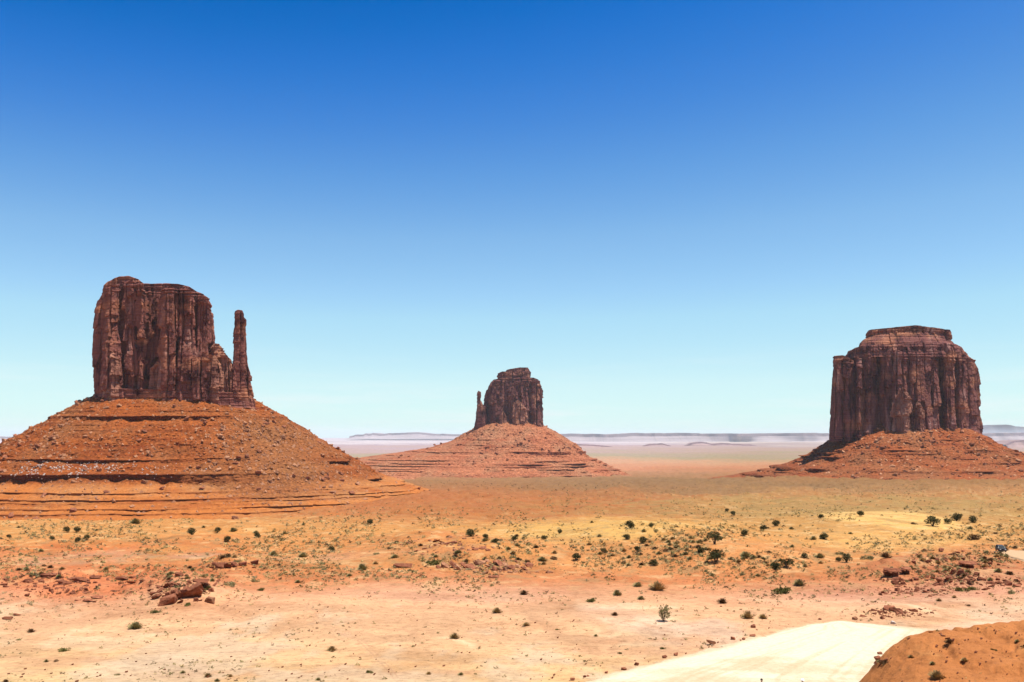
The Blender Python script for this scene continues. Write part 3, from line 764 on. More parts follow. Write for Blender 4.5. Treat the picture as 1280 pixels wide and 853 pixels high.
# --- right butte
DM = 2390.0
merr = empty('butte', (*P(1132, 540, 2500)[:2], -130))
tag(merr, 'massive dark flat-topped butte with a stepped cap and a low tower on its left shoulder', 'butte')
a = Acc()
pillar(a, 1056, 1212, [(1046, 446), (1060, 436), (1075, 434), (1130, 434), (1190, 434), (1206, 436), (1214, 442)], 550, DM + 70, 300, step=1.9, seed=31, power=3.4, scale=1.25, amp=1.0,
       right=[(430, 0), (440, 1), (460, 5), (490, 8), (520, 9), (550, 10)], left=[(430, 0), (450, -5), (550, -14)], top_strata=0.16)
pillar(a, 1041, 1056, [(1041, 445), (1057, 444)], 552, DM + 44, 80, step=1.7, seed=32, power=4, scale=1.2, amp=0.5, left=[(444, 0), (500, -1), (552, -4)])
for px0, px1, rt, dd, rt_, sd_ in ((1050, 1066, 446, 40, .12, 33), (1066, 1074, 444, 26, .2, 48), (1076, 1094, 441, 30, .15, 34), (1096, 1112, 442, 18, .22, 35), (1110, 1135, 438, 4, .26, 36), (1129, 1164, 439, 12, .20, 37),
        (1160, 1172, 441, 30, .15, 38), (1174, 1192, 441, 34, .22, 39), (1190, 1203, 443, 50, .2, 45)):
    pillar(a, px0, px1, [(px0, rt + 5), ((px0 + px1) / 2, rt), (px1, rt + 4)], 552, DM + dd, 110, step=1.8, seed=sd_, power=3.4, scale=1.15, rot=rt_, amp=0.85)
pillar(a, 1199, 1218, [(1196, 448), (1206, 441), (1216, 448)], 552, DM + 70, 150, step=1.8, seed=40, power=3.2, scale=1.2, right=[(440, -2), (470, 2), (500, 4), (552, 7)])
into(merr, link('cliff', a.mesh('cliff'), M_cliff_m))
a = Acc()
pillar(a, 1118, 1140, [(1116, 500), (1128, 484), (1142, 500)], 551, DM - 8, 60, step=1.8, seed=41, power=3, scale=1.0, cell=(10, 10, 22))
pillar(a, 1140, 1156, [(1140, 514), (1148, 500), (1156, 516)], 551, DM - 2, 60, step=1.8, seed=46, power=3, scale=1.0, cell=(10, 10, 22))
pillar(a, 1072, 1084, [(1072, 490), (1078, 470), (1084, 490)], 551, DM + 42, 60, step=1.8, seed=47, power=3, scale=1.0, cell=(10, 10, 22))
into(merr, link('buttress', a.mesh('buttress'), M_butt))
a = Acc()   # the stepped cap
pillar(a, 1052, 1213, [(1056, 438), (1064, 434), (1075, 431), (1100, 430), (1160, 428), (1195, 428), (1206, 431), (1209, 436)], 446, DM + 24, 330, step=1.8, seed=51, power=3, scale=0.8, amp=0.9, base_strata=0.5, top_strata=0.5, taper=5)
pillar(a, 1060, 1208, [(1062, 433), (1068, 427), (1080, 421), (1095, 418), (1120, 415), (1150, 413), (1180, 417), (1196, 424), (1208, 430)], 436, DM + 42, 300, step=1.8, seed=52, power=3, scale=0.8, amp=0.6, base_strata=0.9, top_strata=0.9, taper=24)
pillar(a, 1072, 1198, [(1072, 424), (1090, 419), (1120, 415), (1150, 412), (1180, 416), (1198, 423)], 428, DM + 56, 280, step=1.8, seed=54, power=3, scale=0.8, amp=0.6, base_strata=0.9, top_strata=0.9, taper=18)
pillar(a, 1081, 1192, [(1080, 414), (1082, 411), (1110, 410), (1130, 408), (1145, 406.5), (1160, 408.5), (1188, 411), (1193, 414)], 421, DM + 66, 250, step=1.7, seed=53, power=3.6, scale=0.9, amp=0.9, base_strata=0.3, top_strata=0.5, left=[(410, 0), (418, 1), (422, 3)], right=[(410, 0), (420, -2)])
into(merr, link('rock_cap', a.mesh('rock_cap'), M_cliff_m))
cm = P(1133, 540, 2520)
prof_m = [(45, -50), (20, -12), (6, 10), (-20, 60), (-48, 112), (-75, 165), (-98, 235), (-118, 330), (-150, 520)]
led_m = [(-10, 2.2, 4, 0.0), (-22, 2, 3, -0.1), (-38, 5, 7, 0.3), (-46, 3, 5, 0.1), (-58, 1.6, 3, 0.0), (-70, 2, 4, 0.0), (-88, 4.0, 7, 0.42), (-99, 2.0, 4, 0.1), (-110, 2.8, 7, 0.2)]
tm = talus('talus_slope', merr, M_talus_m, cm[0], cm[1] - 10, 205, 130, prof_m, led_m, 700, 0.95, 200, scale=1.2, power=2.3, kz=(30, -30), angk=[(0, 1), (120, 1), (175, .95), (200, .95), (250, 1), (360, 1)], add=[(0, -30), (60, -10), (120, 0), (165, -52), (200, -52), (238, -4), (262, -6), (288, -30), (360, -30)])
into(merr, tm[0])

# --- middle butte, farther away
DE = 4010.0
east = empty('butte', (*P(642, 530, 4100)[:2], -170))
tag(east, 'distant narrow red butte with a thin needle on its left, between the two big ones', 'butte')
a = Acc()
pillar(a, 610, 674, [(608, 486), (612, 478), (617, 474), (625, 473), (650, 472), (668, 472), (674, 474), (677, 482)], 538, DE + 20, 220, step=2.6, seed=61, power=3.6, scale=1.5, amp=1.0, left=[(472, 3), (490, 0), (538, -6)], right=[(472, 0), (500, 2), (538, 5)])
pillar(a, 607, 632, [(607, 490), (613, 478), (622, 475), (632, 477)], 538, DE + 12, 110, step=2.6, seed=62, power=3.2, scale=1.4, left=[(475, 4), (500, 0), (538, -4)], rot=0.2)
pillar(a, 634, 662, [(634, 484), (645, 477), (662, 478)], 538, DE, 110, step=2.6, seed=63, power=3.2, scale=1.4, rot=0.2)
pillar(a, 662, 676, [(662, 477), (668, 474), (674, 476), (676, 482)], 541, DE + 10, 110, step=2.6, seed=64, power=3.4, scale=1.3, right=[(474, 0), (500, 1), (541, 4)])
into(east, link('cliff', a.mesh('cliff'), M_cliff_e))
a = Acc()
pillar(a, 638, 660, [(638, 506), (648, 500), (660, 512)], 538, DE - 14, 80, step=2.4, seed=65, power=3, scale=1.2, cell=(10, 10, 24))
pillar(a, 625, 634, [(625, 520), (629, 514), (634, 522)], 537, DE - 10, 60, step=2.2, seed=66, power=3, scale=1.0)
into(east, link('buttress', a.mesh('buttress'), M_butt))
a = Acc()
pillar(a, 623, 663, [(622, 466), (628, 464.5), (640, 464), (663, 464)], 474, DE + 30, 140, step=2.2, seed=71, power=3.5, scale=0.9, amp=0.9, base_strata=0.5, top_strata=0.4)
pillar(a, 633, 663, [(633, 462), (640, 461), (650, 459.5), (660, 459.5), (663, 464)], 472, DE + 44, 110, step=2.2, seed=72, power=3.5, scale=0.8, amp=0.9, base_strata=0.5, top_strata=0.4)
into(east, link('rock_cap', a.mesh('rock_cap'), M_cliff_e))
a = Acc()
pillar(a, 596.2, 600.6, [(596, 491), (598, 488.5), (600.6, 490)], 536, DE + 10, 22, step=1.6, seed=81, power=2.8, scale=0.7, amp=0.6, cell=(9, 9, 14), base_strata=0.5, right=[(488, 0), (494, 1.0), (500, -0.5), (505, 1.5), (512, 4), (536, 6)], left=[(488, 0.4), (510, -0.4), (525, -1.0), (536, -4)])
pillar(a, 599, 608, [(599, 512), (604, 507), (608, 509)], 536, DE + 12, 50, step=2.0, seed=82, power=3, scale=0.8)
into(east, link('needle_spire', a.mesh('needle_spire'), M_cliff_e))
ce = P(640, 530, 4110)
prof_e = [(90, -60), (62, -16), (48, 10), (25, 50), (-10, 108), (-55, 190), (-90, 260), (-112, 330), (-138, 400), (-165, 470), (-185, 540), (-215, 700)]
led_e = [(26, 3, 5, 0.05), (2, 3.5, 6, 0.05), (-18, 5, 8, 0.15), (-40, 4, 6, 0.1), (-70, 7, 9, 0.4), (-88, 3, 5, 0.1), (-106, 3.0, 7, 0.3), (-118, 2.4, 5, 0.25), (-128, 2.6, 5, 0.25), (-140, 2.0, 4, 0.15), (-150, 2.6, 5, 0.2), (-164, 2.6, 5, 0.15)]
te = talus('talus_slope', east, M_talus_e, ce[0], ce[1] - 10, 140, 110, prof_e, led_e, 560, 1.6, 300, scale=1.7, power=2.2, ledk=[(0, .5), (165, .45), (205, .45), (240, 1), (300, 1), (335, .55), (360, .5)], kz=(-20, -105), angk=[(0, .76), (90, 1), (150, 1.5), (182, 1.9), (205, 1.6), (235, 1.05), (270, .9), (330, 0.8), (360, .76)])
into(east, te[0])

# ------------------------------------------------------------------ far mesas and mountain
def mesa_mat(name, cap, slope):
    m, N, L, b = newmat(name)
    pos = N.new('ShaderNodeNewGeometry').outputs['Position']
    n = noise_node(N, L, mapping(N, L, pos, (0.0004, 0.0001, 0.03)), 1.0, 7, 0.65)
    at = N.new('ShaderNodeAttribute'); at.attribute_name = 'soil'
    c = mix(N, L, slope, cap, at.outputs['Color'])
    c = mix(N, L, c, ramp(N, L, n, [(0.3, (0.6, 0.55, 0.55)), (0.55, (1.1, 1.08, 1.05)), (0.75, (1.35, 1.3, 1.25))]), 0.9, 'MULTIPLY')
    L.new(c, b.inputs['Base Color'])
    return m
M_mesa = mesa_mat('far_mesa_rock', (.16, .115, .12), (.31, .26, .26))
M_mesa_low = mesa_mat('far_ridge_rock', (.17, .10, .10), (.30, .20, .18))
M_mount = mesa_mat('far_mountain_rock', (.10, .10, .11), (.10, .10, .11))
def mesa(name, pts, base, d, cliff_px, seed, mat, label, depth=5000.0, rough=1.0):
    us = np.arange(pts[0][0], pts[-1][0] + 0.01, 0.5)
    top = np.interp(us, [p[0] for p in pts], [p[1] for p in pts])
    nz = fbm(us / 9.0, seed * 3.1, 0, 5, seed) * 0.55 * rough + np.round(fbm(us / 22.0, seed * 1.1, 0, 3, seed + 2) * 3) * 0.25 * rough
    top = np.minimum(top + nz * sst(0, 6, us - us[0]) * sst(0, 6, us[-1] - us), base - 0.2)
    z = -(top - HOR) / FPX * d
    zb = np.full_like(us, -(base - HOR) / FPX * d)
    x = (us - CX) / FPX * d
    emb = fbm(us / 40.0, seed * 7.7, 0, 3, seed + 5) * d * 0.03
    cz = cliff_px / FPX * d
    rowsV, col = [], []
    zc = np.maximum(z - cz, zb + (z - zb) * 0.3)
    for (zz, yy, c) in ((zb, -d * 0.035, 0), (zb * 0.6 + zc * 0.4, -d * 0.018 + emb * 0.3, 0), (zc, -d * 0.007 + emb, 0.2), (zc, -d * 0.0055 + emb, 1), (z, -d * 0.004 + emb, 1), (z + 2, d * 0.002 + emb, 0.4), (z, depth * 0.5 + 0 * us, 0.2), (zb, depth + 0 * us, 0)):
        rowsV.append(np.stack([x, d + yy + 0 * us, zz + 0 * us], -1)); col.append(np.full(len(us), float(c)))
    a = Acc()
    cc = np.concatenate(col)
    a.add(np.stack(rowsV), gridfaces(len(rowsV), len(us)), np.stack([cc, cc, cc], 1))
    return tag(link(name, a.mesh(name), mat), label, 'mesa' if 'mesa' in name else 'ridge' if 'ridge' in name else 'mountain')
mesa('mesa', [(-260, 548), (-180, 546), (-60, 546), (0, 546.3), (40, 546), (160, 547)], 551.5, 40000, 1.6, 1, M_mesa, 'pale low mesa on the horizon beyond the left butte at the picture edge')
mesa('mesa', [(436, 545.5), (444, 543.2), (455, 544.2), (459, 542.6), (463, 543.4), (467, 541.6), (472, 542.6), (476, 543), (482, 542), (500, 541.6), (512, 541), (524, 541), (540, 542.2), (560, 542.6), (600, 543), (690, 543.5)], 549, 42000, 2.2, 2, M_mesa, 'lavender mesa with small bumps on its skyline, left of the middle butte')
mesa('mesa', [(640, 544), (700, 542.6), (760, 543), (790, 541.8), (850, 541.6), (900, 542.5), (960, 542.4), (1005, 542), (1060, 542.5), (1130, 543)], 556, 34000, 3.6, 3, M_mesa, 'long banded mesa on the horizon between middle butte and right butte')
mesa('mesa', [(1190, 544), (1228, 542), (1262, 541.2), (1300, 541), (1480, 542)], 556, 33000, 3.4, 4, M_mesa, 'banded mesa on the horizon to the right of the right butte')
mesa('ridge', [(690, 558), (715, 555.5), (740, 555.8), (765, 558.5)], 560, 21000, 1.6, 5, M_mesa_low, 'low dark ridge on the far plain just right of the middle butte', 900)
mesa('ridge', [(806, 557.5), (814, 555.4), (830, 555), (840, 557.6)], 559.5, 22000, 1.6, 6, M_mesa_low, 'short purple ridge alone on the far plain under the long mesa', 700)
mesa('ridge', [(860, 557), (866, 553.6), (878, 553), (890, 555.4), (902, 554), (915, 555), (940, 555.4), (952, 557.6)], 559, 23000, 1.8, 7, M_mesa_low, 'long lumpy purple ridge on the far plain, nearest the right butte', 900)
mesa('ridge', [(1246, 556), (1258, 551), (1275, 550.5), (1300, 552), (1330, 556)], 560, 20000, 1.8, 8, M_mesa_low, 'dark bluff on the far plain right of the right butte', 900)
mesa('mountain', [(1120, 544), (1180, 540), (1225, 534), (1248, 531), (1262, 533), (1300, 536), (1380, 540), (1440, 544)], 546, 66000, 0.3, 9, M_mount, 'faint blue mountain beyond the mesa at the right edge', 3000, 0.8)

# ------------------------------------------------------------------ haze
hb = bmesh.new()
bmesh.ops.create_cube(hb, size=1.0)
bmesh.ops.scale(hb, vec=(150000, 150000, 740), verts=hb.verts)
bmesh.ops.translate(hb, vec=(0, 0, -35), verts=hb.verts)
hme = bpy.data.meshes.new('haze'); hb.to_mesh(hme); hb.free()
hm = bpy.data.materials.new('haze_air'); hm.use_nodes = True
hn = hm.node_tree.nodes; hn.remove(hn['Principled BSDF'])
pv = hn.new('ShaderNodeVolumePrincipled')
pv.inputs['Color'].default_value = (0.80, 0.90, 1.0, 1)
pv.inputs['Density'].default_value = 1.15e-5
pv.inputs['Anisotropy'].default_value = 0.0
hm.node_tree.links.new(pv.outputs[0], hn['Material Output'].inputs['Volume'])
haze = link('haze', hme, hm)
tag(haze, kind='stuff')

# ------------------------------------------------------------------ rocks
def boulder_mesh(name, seed, sx, sy, sz, n=16, mat=None, step=False):
    r = random.Random(seed)
    bm = bmesh.new()
    for _ in range(n):
        v = Vector((r.uniform(-1, 1), r.uniform(-1, 1), r.uniform(-1, 1)))
        m = max(abs(v.x), abs(v.y), abs(v.z)); v = v / m * r.uniform(0.8, 1.0)
        bm.verts.new((v.x * sx, v.y * sy, v.z * sz))
    res = bmesh.ops.convex_hull(bm, input=bm.verts)
    bmesh.ops.delete(bm, geom=[v for v in bm.verts if not v.link_faces], context='VERTS')
    bmesh.ops.bevel(bm, geom=bm.edges[:], offset=0.05 * min(sx, sy, sz), segments=1, affect='EDGES')
    bmesh.ops.triangulate(bm, faces=bm.faces[:])
    bmesh.ops.subdivide_edges(bm, edges=bm.edges[:], cuts=1)
    co = np.array([v.co[:] for v in bm.verts])
    dn = fbm(co[:, 0] * 1.7 + seed, co[:, 1] * 1.7, co[:, 2] * 3.0, 4, seed)
    for v, k in zip(bm.verts, dn): v.co *= 1 + 0.10 * k
    me = bpy.data.meshes.new(name); bm.to_mesh(me); bm.free()
    if mat: me.materials.append(mat)
    return me
B_red = [boulder_mesh('boulder', k, 0.5, 0.45, 0.36, mat=M_rock_red) for k in range(6)]
B_tan = [boulder_mesh('boulder', 20 + k, 0.5, 0.42, 0.34, mat=M_rock_tan) for k in range(6)]
S_red = [boulder_mesh('slab', 40 + k, 0.5, 0.34, 0.13, 14, mat=M_rock_red) for k in range(5)]
S_tan = [boulder_mesh('slab', 60 + k, 0.5, 0.34, 0.12, 14, mat=M_rock_tan) for k in range(5)]
B_pale = boulder_mesh('boulder', 81, 0.5, 0.42, 0.36, mat=M_rock_pale)
def put_rock(u, row, wpx, meshes, label, group=None, name='boulder', rot=None, sc=(1, 1, 1), lift=0.15):
    p = ground_at(u, row)[0]
    w = wpx / FPX * p[1] * (0.8 if name == 'flat_rock' else 0.9)
    me = random.choice(meshes) if isinstance(meshes, list) else meshes
    o = bpy.data.objects.new(name, me)
    COL.objects.link(o)
    o.scale = (w * sc[0], w * sc[1], w * sc[2])
    o.location = (p[0], p[1] + w * sc[1] * 0.25, p[2] + w * lift * sc[2])
    o.rotation_euler = rot if rot else (random.uniform(-.25, .25), random.uniform(-.25, .25), random.uniform(-.5, .5))
    return tag(o, label, 'rock', group)

def overhang(u, row, w, h, label):
    p = ground_at(u, row)[0]; k = p[1] / FPX
    root = empty('overhanging_rock', tuple(p)); root['label'] = label; root['category'] = 'rock'; root.rotation_euler = (0, 0, random.uniform(-.1, .15))
    for nm, me, sc, lc, ro in (('ledge', S_red[2], (w, w * .8, h * 1.7), (0, -w * .12, h * .92), (.06, .04, 0)), ('base', B_red[1], (w * .62, w * .4, h * 1.1), (w * .04, w * .28, h * .3), (0, 0, .2)), ('base', B_red[4], (w * .3, w * .4, h * .8), (w * .26, w * .1, h * .25), (0, 0, .9))):
        c = bpy.data.objects.new(nm, me); COL.objects.link(c); c.parent = root
        c.scale = tuple(v * k for v in sc); c.location = tuple(v * k for v in lc); c.rotation_euler = ro
EDGE = 'small dark red rock in the row along the left edge of the pale road'
for (u, r, w) in ((716, 851, 7), (731, 847, 5), (735, 846, 4), (758, 842, 6), (780, 838, 8), (796, 832, 8), (831, 823, 7), (846, 820, 8), (917, 800, 8), (930, 800, 5), (926, 801, 3), (1025, 775, 5)):
    put_rock(u, r, w, B_red, EDGE, 'rocks along the road edge')
put_rock(890, 807, 15, S_tan, 'widest flat rock in the line of rocks along the road edge', sc=(1, 1, 1.6))
put_rock(942, 785, 8, B_red, 'dark upright red rock just behind the line of rocks at the road edge')
put_rock(941, 796, 10, S_red, 'thin dark flat rock behind the line of rocks at the road edge')
put_rock(1070, 775, 9, B_tan, 'tan blocky rock beside straw grass at the far edge of the road')
put_rock(1117, 780, 8, B_pale, 'round whitish boulder at the far edge of the pale road')
for (u, r, w) in ((1130, 770, 7), (1136, 771, 6), (1150, 770, 8), (1142, 768, 5), (1156, 772, 5), (1124, 766, 6), (1112, 768, 5)):
    put_rock(u, r, w, S_red, 'small red slab in the trail of slabs beyond the whitish boulder', 'slabs beyond the whitish boulder', 'flat_rock')
put_rock(1113, 764, 20, S_red, 'broad flat ledge slab, largest beyond the whitish boulder', None, 'flat_rock', sc=(1, 1.2, 1.3))
# tilted outcrop on the left
put_rock(206, 757, 27, B_red, 'largest rounded red boulder at the low left end of the left outcrop', sc=(1, 1, .95), rot=(0.1, -0.35, 0.2))
put_rock(261, 754, 15, B_tan, 'square tan block with a dark shaded front at the right foot of the left outcrop', rot=(0, 0.05, 0.1))
put_rock(223, 721, 12, B_red, 'red cube-like block alone on top of the left outcrop', rot=(0, 0.05, 0.3))
put_rock(226, 749, 66, S_red, 'long tilted slab that forms the ridge of the left outcrop', None, 'flat_rock', sc=(1, .5, 1.1), rot=(0.25, -0.30, 0.15), lift=.05)
put_rock(236, 740, 46, S_red, 'broad tilted slab lying above the long ridge slab of the left outcrop', None, 'flat_rock', sc=(1, .6, 1.2), rot=(0.3, -0.35, 0.05), lift=.05)
overhang(252, 735, 22, 10, 'overhanging rock with a shaded hollow in the middle of the left outcrop')
LO = 'tilted red slab among the jumbled slabs of the left outcrop'
for (u, r, w) in ((194, 749, 18), (199, 741, 14), (206, 736, 14), (214, 733, 10), (218, 745, 14), (225, 749, 18), (232, 744, 16), (229, 739, 10), (238, 738, 12), (240, 745, 10), (246, 745, 12), (212, 727, 8), (244, 752, 8), (222, 734, 8), (268, 733, 10), (272, 728, 9), (263, 740, 8), (209, 746, 9), (236, 730, 8), (230, 733, 6)):
    put_rock(u, r, w, S_red if random.random() < .7 else B_red, LO, 'slabs of the left outcrop', 'flat_rock', rot=(random.uniform(-.1, .3), -0.55 + random.uniform(-.15, .15), random.uniform(-.2, .3)), sc=(1, 1, 1.5))
LL = 'low red ledge rock behind the left outcrop on the scrubby flat'
for (u, r, w) in ((268, 707, 9), (274, 711, 16), (284, 711, 12), (292, 709, 14), (303, 708, 14), (318, 706, 14), (281, 707, 9)):
    put_rock(u, r, w, B_red if w < 12 else S_red, LL, 'ledge behind the left outcrop', 'flat_rock', sc=(1, 1, 2.2 if w > 11 else 1), rot=(0, 0.05, random.uniform(-.2, .2)))
LR = 'flat red ledge rock on the eroded red ground at the left edge of the picture'
for (u, r, w) in ((60, 722, 30), (78, 731, 26), (98, 728, 30), (118, 724, 20), (150, 726, 24), (165, 730, 20), (178, 728, 14), (50, 720, 16), (120, 749, 20), (108, 753, 18), (142, 740, 12), (8, 775, 18), (20, 770, 14), (105, 742, 12), (4, 732, 14), (88, 726, 18)):
    put_rock(u, r, w, S_red, LR, 'ledge rocks on the eroded red ground', 'flat_rock', sc=(1, .8, 0.9), rot=(random.uniform(-.05, .1), random.uniform(-.08, .08), random.uniform(-.2, .2)))
# outcrop in the middle
put_rock(503, 710, 34, S_red, 'long thin dark ledge at the left end of the middle outcrop', None, 'flat_rock', sc=(1, .6, .7), rot=(0, 0.03, 0))
put_rock(600, 706, 16, B_tan, 'pale squarish block, highest of the middle outcrop')
put_rock(617, 723, 20, S_red, 'thin red ledge lying just below the middle outcrop', None, 'flat_rock', sc=(1, .6, .8), rot=(0, 0, 0))
for (u, r, w) in ((1099, 824, 11), (1103, 829, 9), (1096, 830, 8), (1108, 826, 7), (1101, 819, 8)):
    put_rock(u, r, w, B_red, 'dark red broken rock at the left foot of the red mound', 'rocks at the foot of the mound')
for (u, r, w) in ((1180, 796, 9), (1185, 799, 8), (1191, 801, 7), (1176, 793, 6), (1164, 791, 7)):
    put_rock(u, r, w, S_red, 'thin dark ledge stone near the crest of the red mound', 'ledge stones on the mound', 'flat_rock')
MO = 'tilted red-brown slab in the heap of the middle outcrop'
for (u, r, w) in ((556, 710, 16), (566, 711, 18), (573, 713, 16), (580, 711, 16), (588, 712, 18), (609, 703, 10), (610, 710, 12), (618, 714, 12), (625, 708, 18), (633, 710, 16), (640, 712, 14), (648, 710, 10), (655, 713, 12), (662, 709, 14), (660, 704, 10), (594, 706, 10), (619, 705, 10), (630, 702, 8), (645, 703, 8), (602, 713, 9), (548, 711, 10)):
    put_rock(u, r, w, S_tan if random.random() < .5 else S_red, MO, 'slabs of the middle outcrop', 'flat_rock', rot=(random.uniform(.1, .6), 0.5 + random.uniform(-.3, .3), random.uniform(-.5, .5)), sc=(1, 1.1, 1.4))
MU = 'small red ledge rock on the rise behind the middle outcrop'
for (u, r, w) in ((545, 678, 12), (552, 679, 10), (558, 681, 10), (568, 680, 12), (575, 682, 8), (603, 687, 14), (610, 689, 10), (594, 688, 12), (520, 690, 8), (530, 687, 8), (528, 694, 8), (537, 676, 7)):
    put_rock(u, r, w, S_red, MU, 'rocks behind the middle outcrop', 'flat_rock', sc=(1, .9, 1.2))
# outcrop on the right
overhang(1113, 721, 26, 10, 'larger overhanging rock with dark hollow, left one of the pair in the right outcrop')
overhang(1131, 717, 16, 8, 'smaller overhanging rock, right one of the pair in the right outcrop')
overhang(1207, 709, 26, 9, 'overhanging rock with a deep dark hollow below the parked car')
put_rock(1142, 704, 8, B_red, 'small red block perched above the overhanging pair of the right outcrop')
put_rock(1123, 729, 16, B_red, 'rounded red boulder under the overhanging pair of the right outcrop')
put_rock(1158, 741, 9, B_red, 'dark flat stone alone on the smooth red slope below the right outcrop', sc=(1, .8, .6))
put_rock(1168, 745, 7, S_tan, 'pale flat stone on the smooth red slope below the right outcrop')
RO = 'reddish ledge rock of the broken ledges right of the overhanging pair'
for (u, r, w) in ((1137, 727, 10), (1146, 726, 8), (1168, 724, 10), (1176, 727, 12), (1188, 726, 12), (1200, 727, 10), (1213, 726, 10), (1231, 726, 8), (1192, 717, 12), (1202, 719, 14), (1210, 719, 10), (1182, 716, 8), (1222, 720, 10), (1238, 730, 12), (1250, 731, 14), (1262, 732, 12), (1272, 734, 14), (1240, 734, 10), (1182, 702, 12), (1190, 694, 10), (1170, 700, 8), (1178, 690, 10), (1198, 692, 9), (1210, 694, 8), (1236, 706, 12), (1232, 712, 9), (1104, 742, 8), (1122, 738, 9), (1135, 738, 8), (1148, 737, 7), (1180, 739, 8), (1196, 738, 6)):
    put_rock(u, r, w, S_red if random.random() < .6 else B_red, RO, 'broken ledges of the right outcrop', 'flat_rock', sc=(1, .9, 1.2))
def rubble(spots, n, size, mat, label, seed):
    r = np.random.default_rng(seed)
    me = boulder_mesh('rubble', seed, .5, .42, .26, 9); V0 = np.array([v.co[:] for v in me.vertices]); F0 = np.array([list(f.vertices) for f in me.polygons])
    a = Acc()
    uu, rr_ = [], []
    for (cu, cr, su, sr_) in spots:
        uu.append(cu + su * r.normal(size=n) * .6); rr_.append(cr + sr_ * r.normal(size=n) * .6)
    P_ = ground_at(np.concatenate(uu), np.concatenate(rr_))
    for p in P_:
        q = size * (0.25 + r.random() ** 4 * 1.2); t = r.uniform(0, 6.28)
        Vv = V0 * q * r.uniform(.7, 1.4, 3); tl = r.uniform(-.5, .5)
        Vv = np.stack([Vv[:, 0] * math.cos(t) - Vv[:, 1] * math.sin(t), Vv[:, 0] * math.sin(t) + Vv[:, 1] * math.cos(t), Vv[:, 2] + Vv[:, 0] * tl], 1)
        a.add(Vv + p, F0)
    tag(link('rubble', a.mesh('rubble'), mat), label, 'rubble', None, 'stuff')
rubble([(228, 742, 40, 12), (290, 709, 34, 5), (215, 735, 20, 10)], 130, 1.3, M_rock_red, 'small broken stones between the slabs of the left outcrop', 931)
rubble([(605, 708, 60, 8), (560, 682, 45, 8), (640, 712, 30, 5)], 120, 1.3, M_rock_tan, 'small broken stones between the slabs of the middle outcrop', 932)
rubble([(1200, 705, 60, 12), (1240, 728, 50, 8), (1150, 728, 50, 8), (1140, 740, 60, 5), (1118, 766, 40, 5)], 150, 1.2, M_rock_red, 'small broken stones between the ledges of the right outcrop', 933)
rubble([(90, 735, 90, 14), (60, 725, 60, 10)], 160, 1.0, M_rock_red, 'small broken stones on the eroded red ground at the left edge', 934)
# boulders lying on the talus of the three buttes
def on_talus(grid, ledm, rubn, s, n_ind, n_stuff, size, label, group, stuff_label, big, seed, mats, zlo):
    r = np.random.default_rng(seed)
    N, Cn, _ = grid.shape
    w = (0.25 + rubn + 0.5 * np.clip(fbm(grid[..., 0] / (50 * s), grid[..., 1] / (50 * s), grid[..., 2] / (40 * s), 3, seed) + .1, 0, 1)) * (ledm < 0.2)
    w = w * (grid[..., 2] > zlo) * (np.arange(N)[:, None] > N * 0.06)
    du = np.abs(np.gradient(grid[..., 0], axis=1)) + 0.2
    w = (w * du).ravel(); w /= w.sum()
    idx = r.choice(N * Cn, n_ind + n_stuff, p=w)
    pts = grid.reshape(-1, 3)[idx]
    sz = np.sort((size[0] + (size[1] - size[0]) * r.random(n_ind + n_stuff) ** 5))[::-1]
    for i in range(n_ind):
        o = bpy.data.objects.new('boulder', random.choice(big)); COL.objects.link(o)
        p = pts[i]; o.location = (p[0], p[1] - sz[i] * .1, p[2] + sz[i] * .12)
        q = sz[i]; o.scale = (q * r.uniform(.9, 1.5), q * r.uniform(.8, 1.2), q * r.uniform(.7, 1.1))
        o.rotation_euler = tuple(r.uniform(-.6, .6, 2)) + (r.uniform(0, 6.28),)
        tag(o, label, 'boulder', group)
    me = boulder_mesh('scree_rock', seed + 300, .5, .45, .38, 9)
    V0 = np.array([v.co[:] for v in me.vertices]); F0 = np.array([list(f.vertices) for f in me.polygons])
    a = Acc()
    for i in range(n_ind, n_ind + n_stuff):
        t = r.uniform(0, 6.28); c, sn = math.cos(t), math.sin(t)
        q = sz[i] * r.uniform(.7, 1.3, 3)
        Vv = V0 * q
        Vv = np.stack([Vv[:, 0] * c - Vv[:, 1] * sn, Vv[:, 0] * sn + Vv[:, 1] * c, Vv[:, 2]], 1) + pts[i] + np.array([0, -.1, .1]) * sz[i]
        a.add(Vv, F0)
    tag(link('scree', a.mesh('scree'), mats), stuff_label, 'scree', None, 'stuff')
on_talus(tw[1], tw[2], tw[3], 1.0, 130, 6500, (1.1, 8.5), 'fallen boulder on the stony slope of the left butte', 'boulders on the slope of the left butte', 'loose stones over the slope of the left butte', B_tan + B_red, 900, M_rock_tan, -125)
def pale_stones():
    r = np.random.default_rng(905)
    g = tw[1].reshape(-1, 3); pu = CX + FPX * g[:, 0] / g[:, 1]; pr = HOR - FPX * g[:, 2] / g[:, 1]
    w = np.exp(-((pu - 95) / 80) ** 2) * np.exp(-((pr - 588) / 7) ** 2) * np.clip(fbm(g[:, 0] / 25, g[:, 1] / 25, 0, 3, 906) * 1.5 + .4, 0, 1) + .02 * ((pr > 612) & (pr < 618) & (pu > 60) & (pu < 100))
    me = boulder_mesh('pale_stone', 311, .5, .45, .4, 9); V0 = np.array([v.co[:] for v in me.vertices]); F0 = np.array([list(f.vertices) for f in me.polygons])
    a = Acc()
    for i in r.choice(len(g), 420, p=w / w.sum()):
        a.add(V0 * r.uniform(.9, 3.2) * r.uniform(.8, 1.3, 3) + g[i] + np.array([0, -.2, .2]), F0)
    tag(link('pale_scree', a.mesh('pale_scree'), M_rock_pale), 'whitish stones strewn between the dark ledges of the left butte', 'scree', None, 'stuff')
pale_stones()
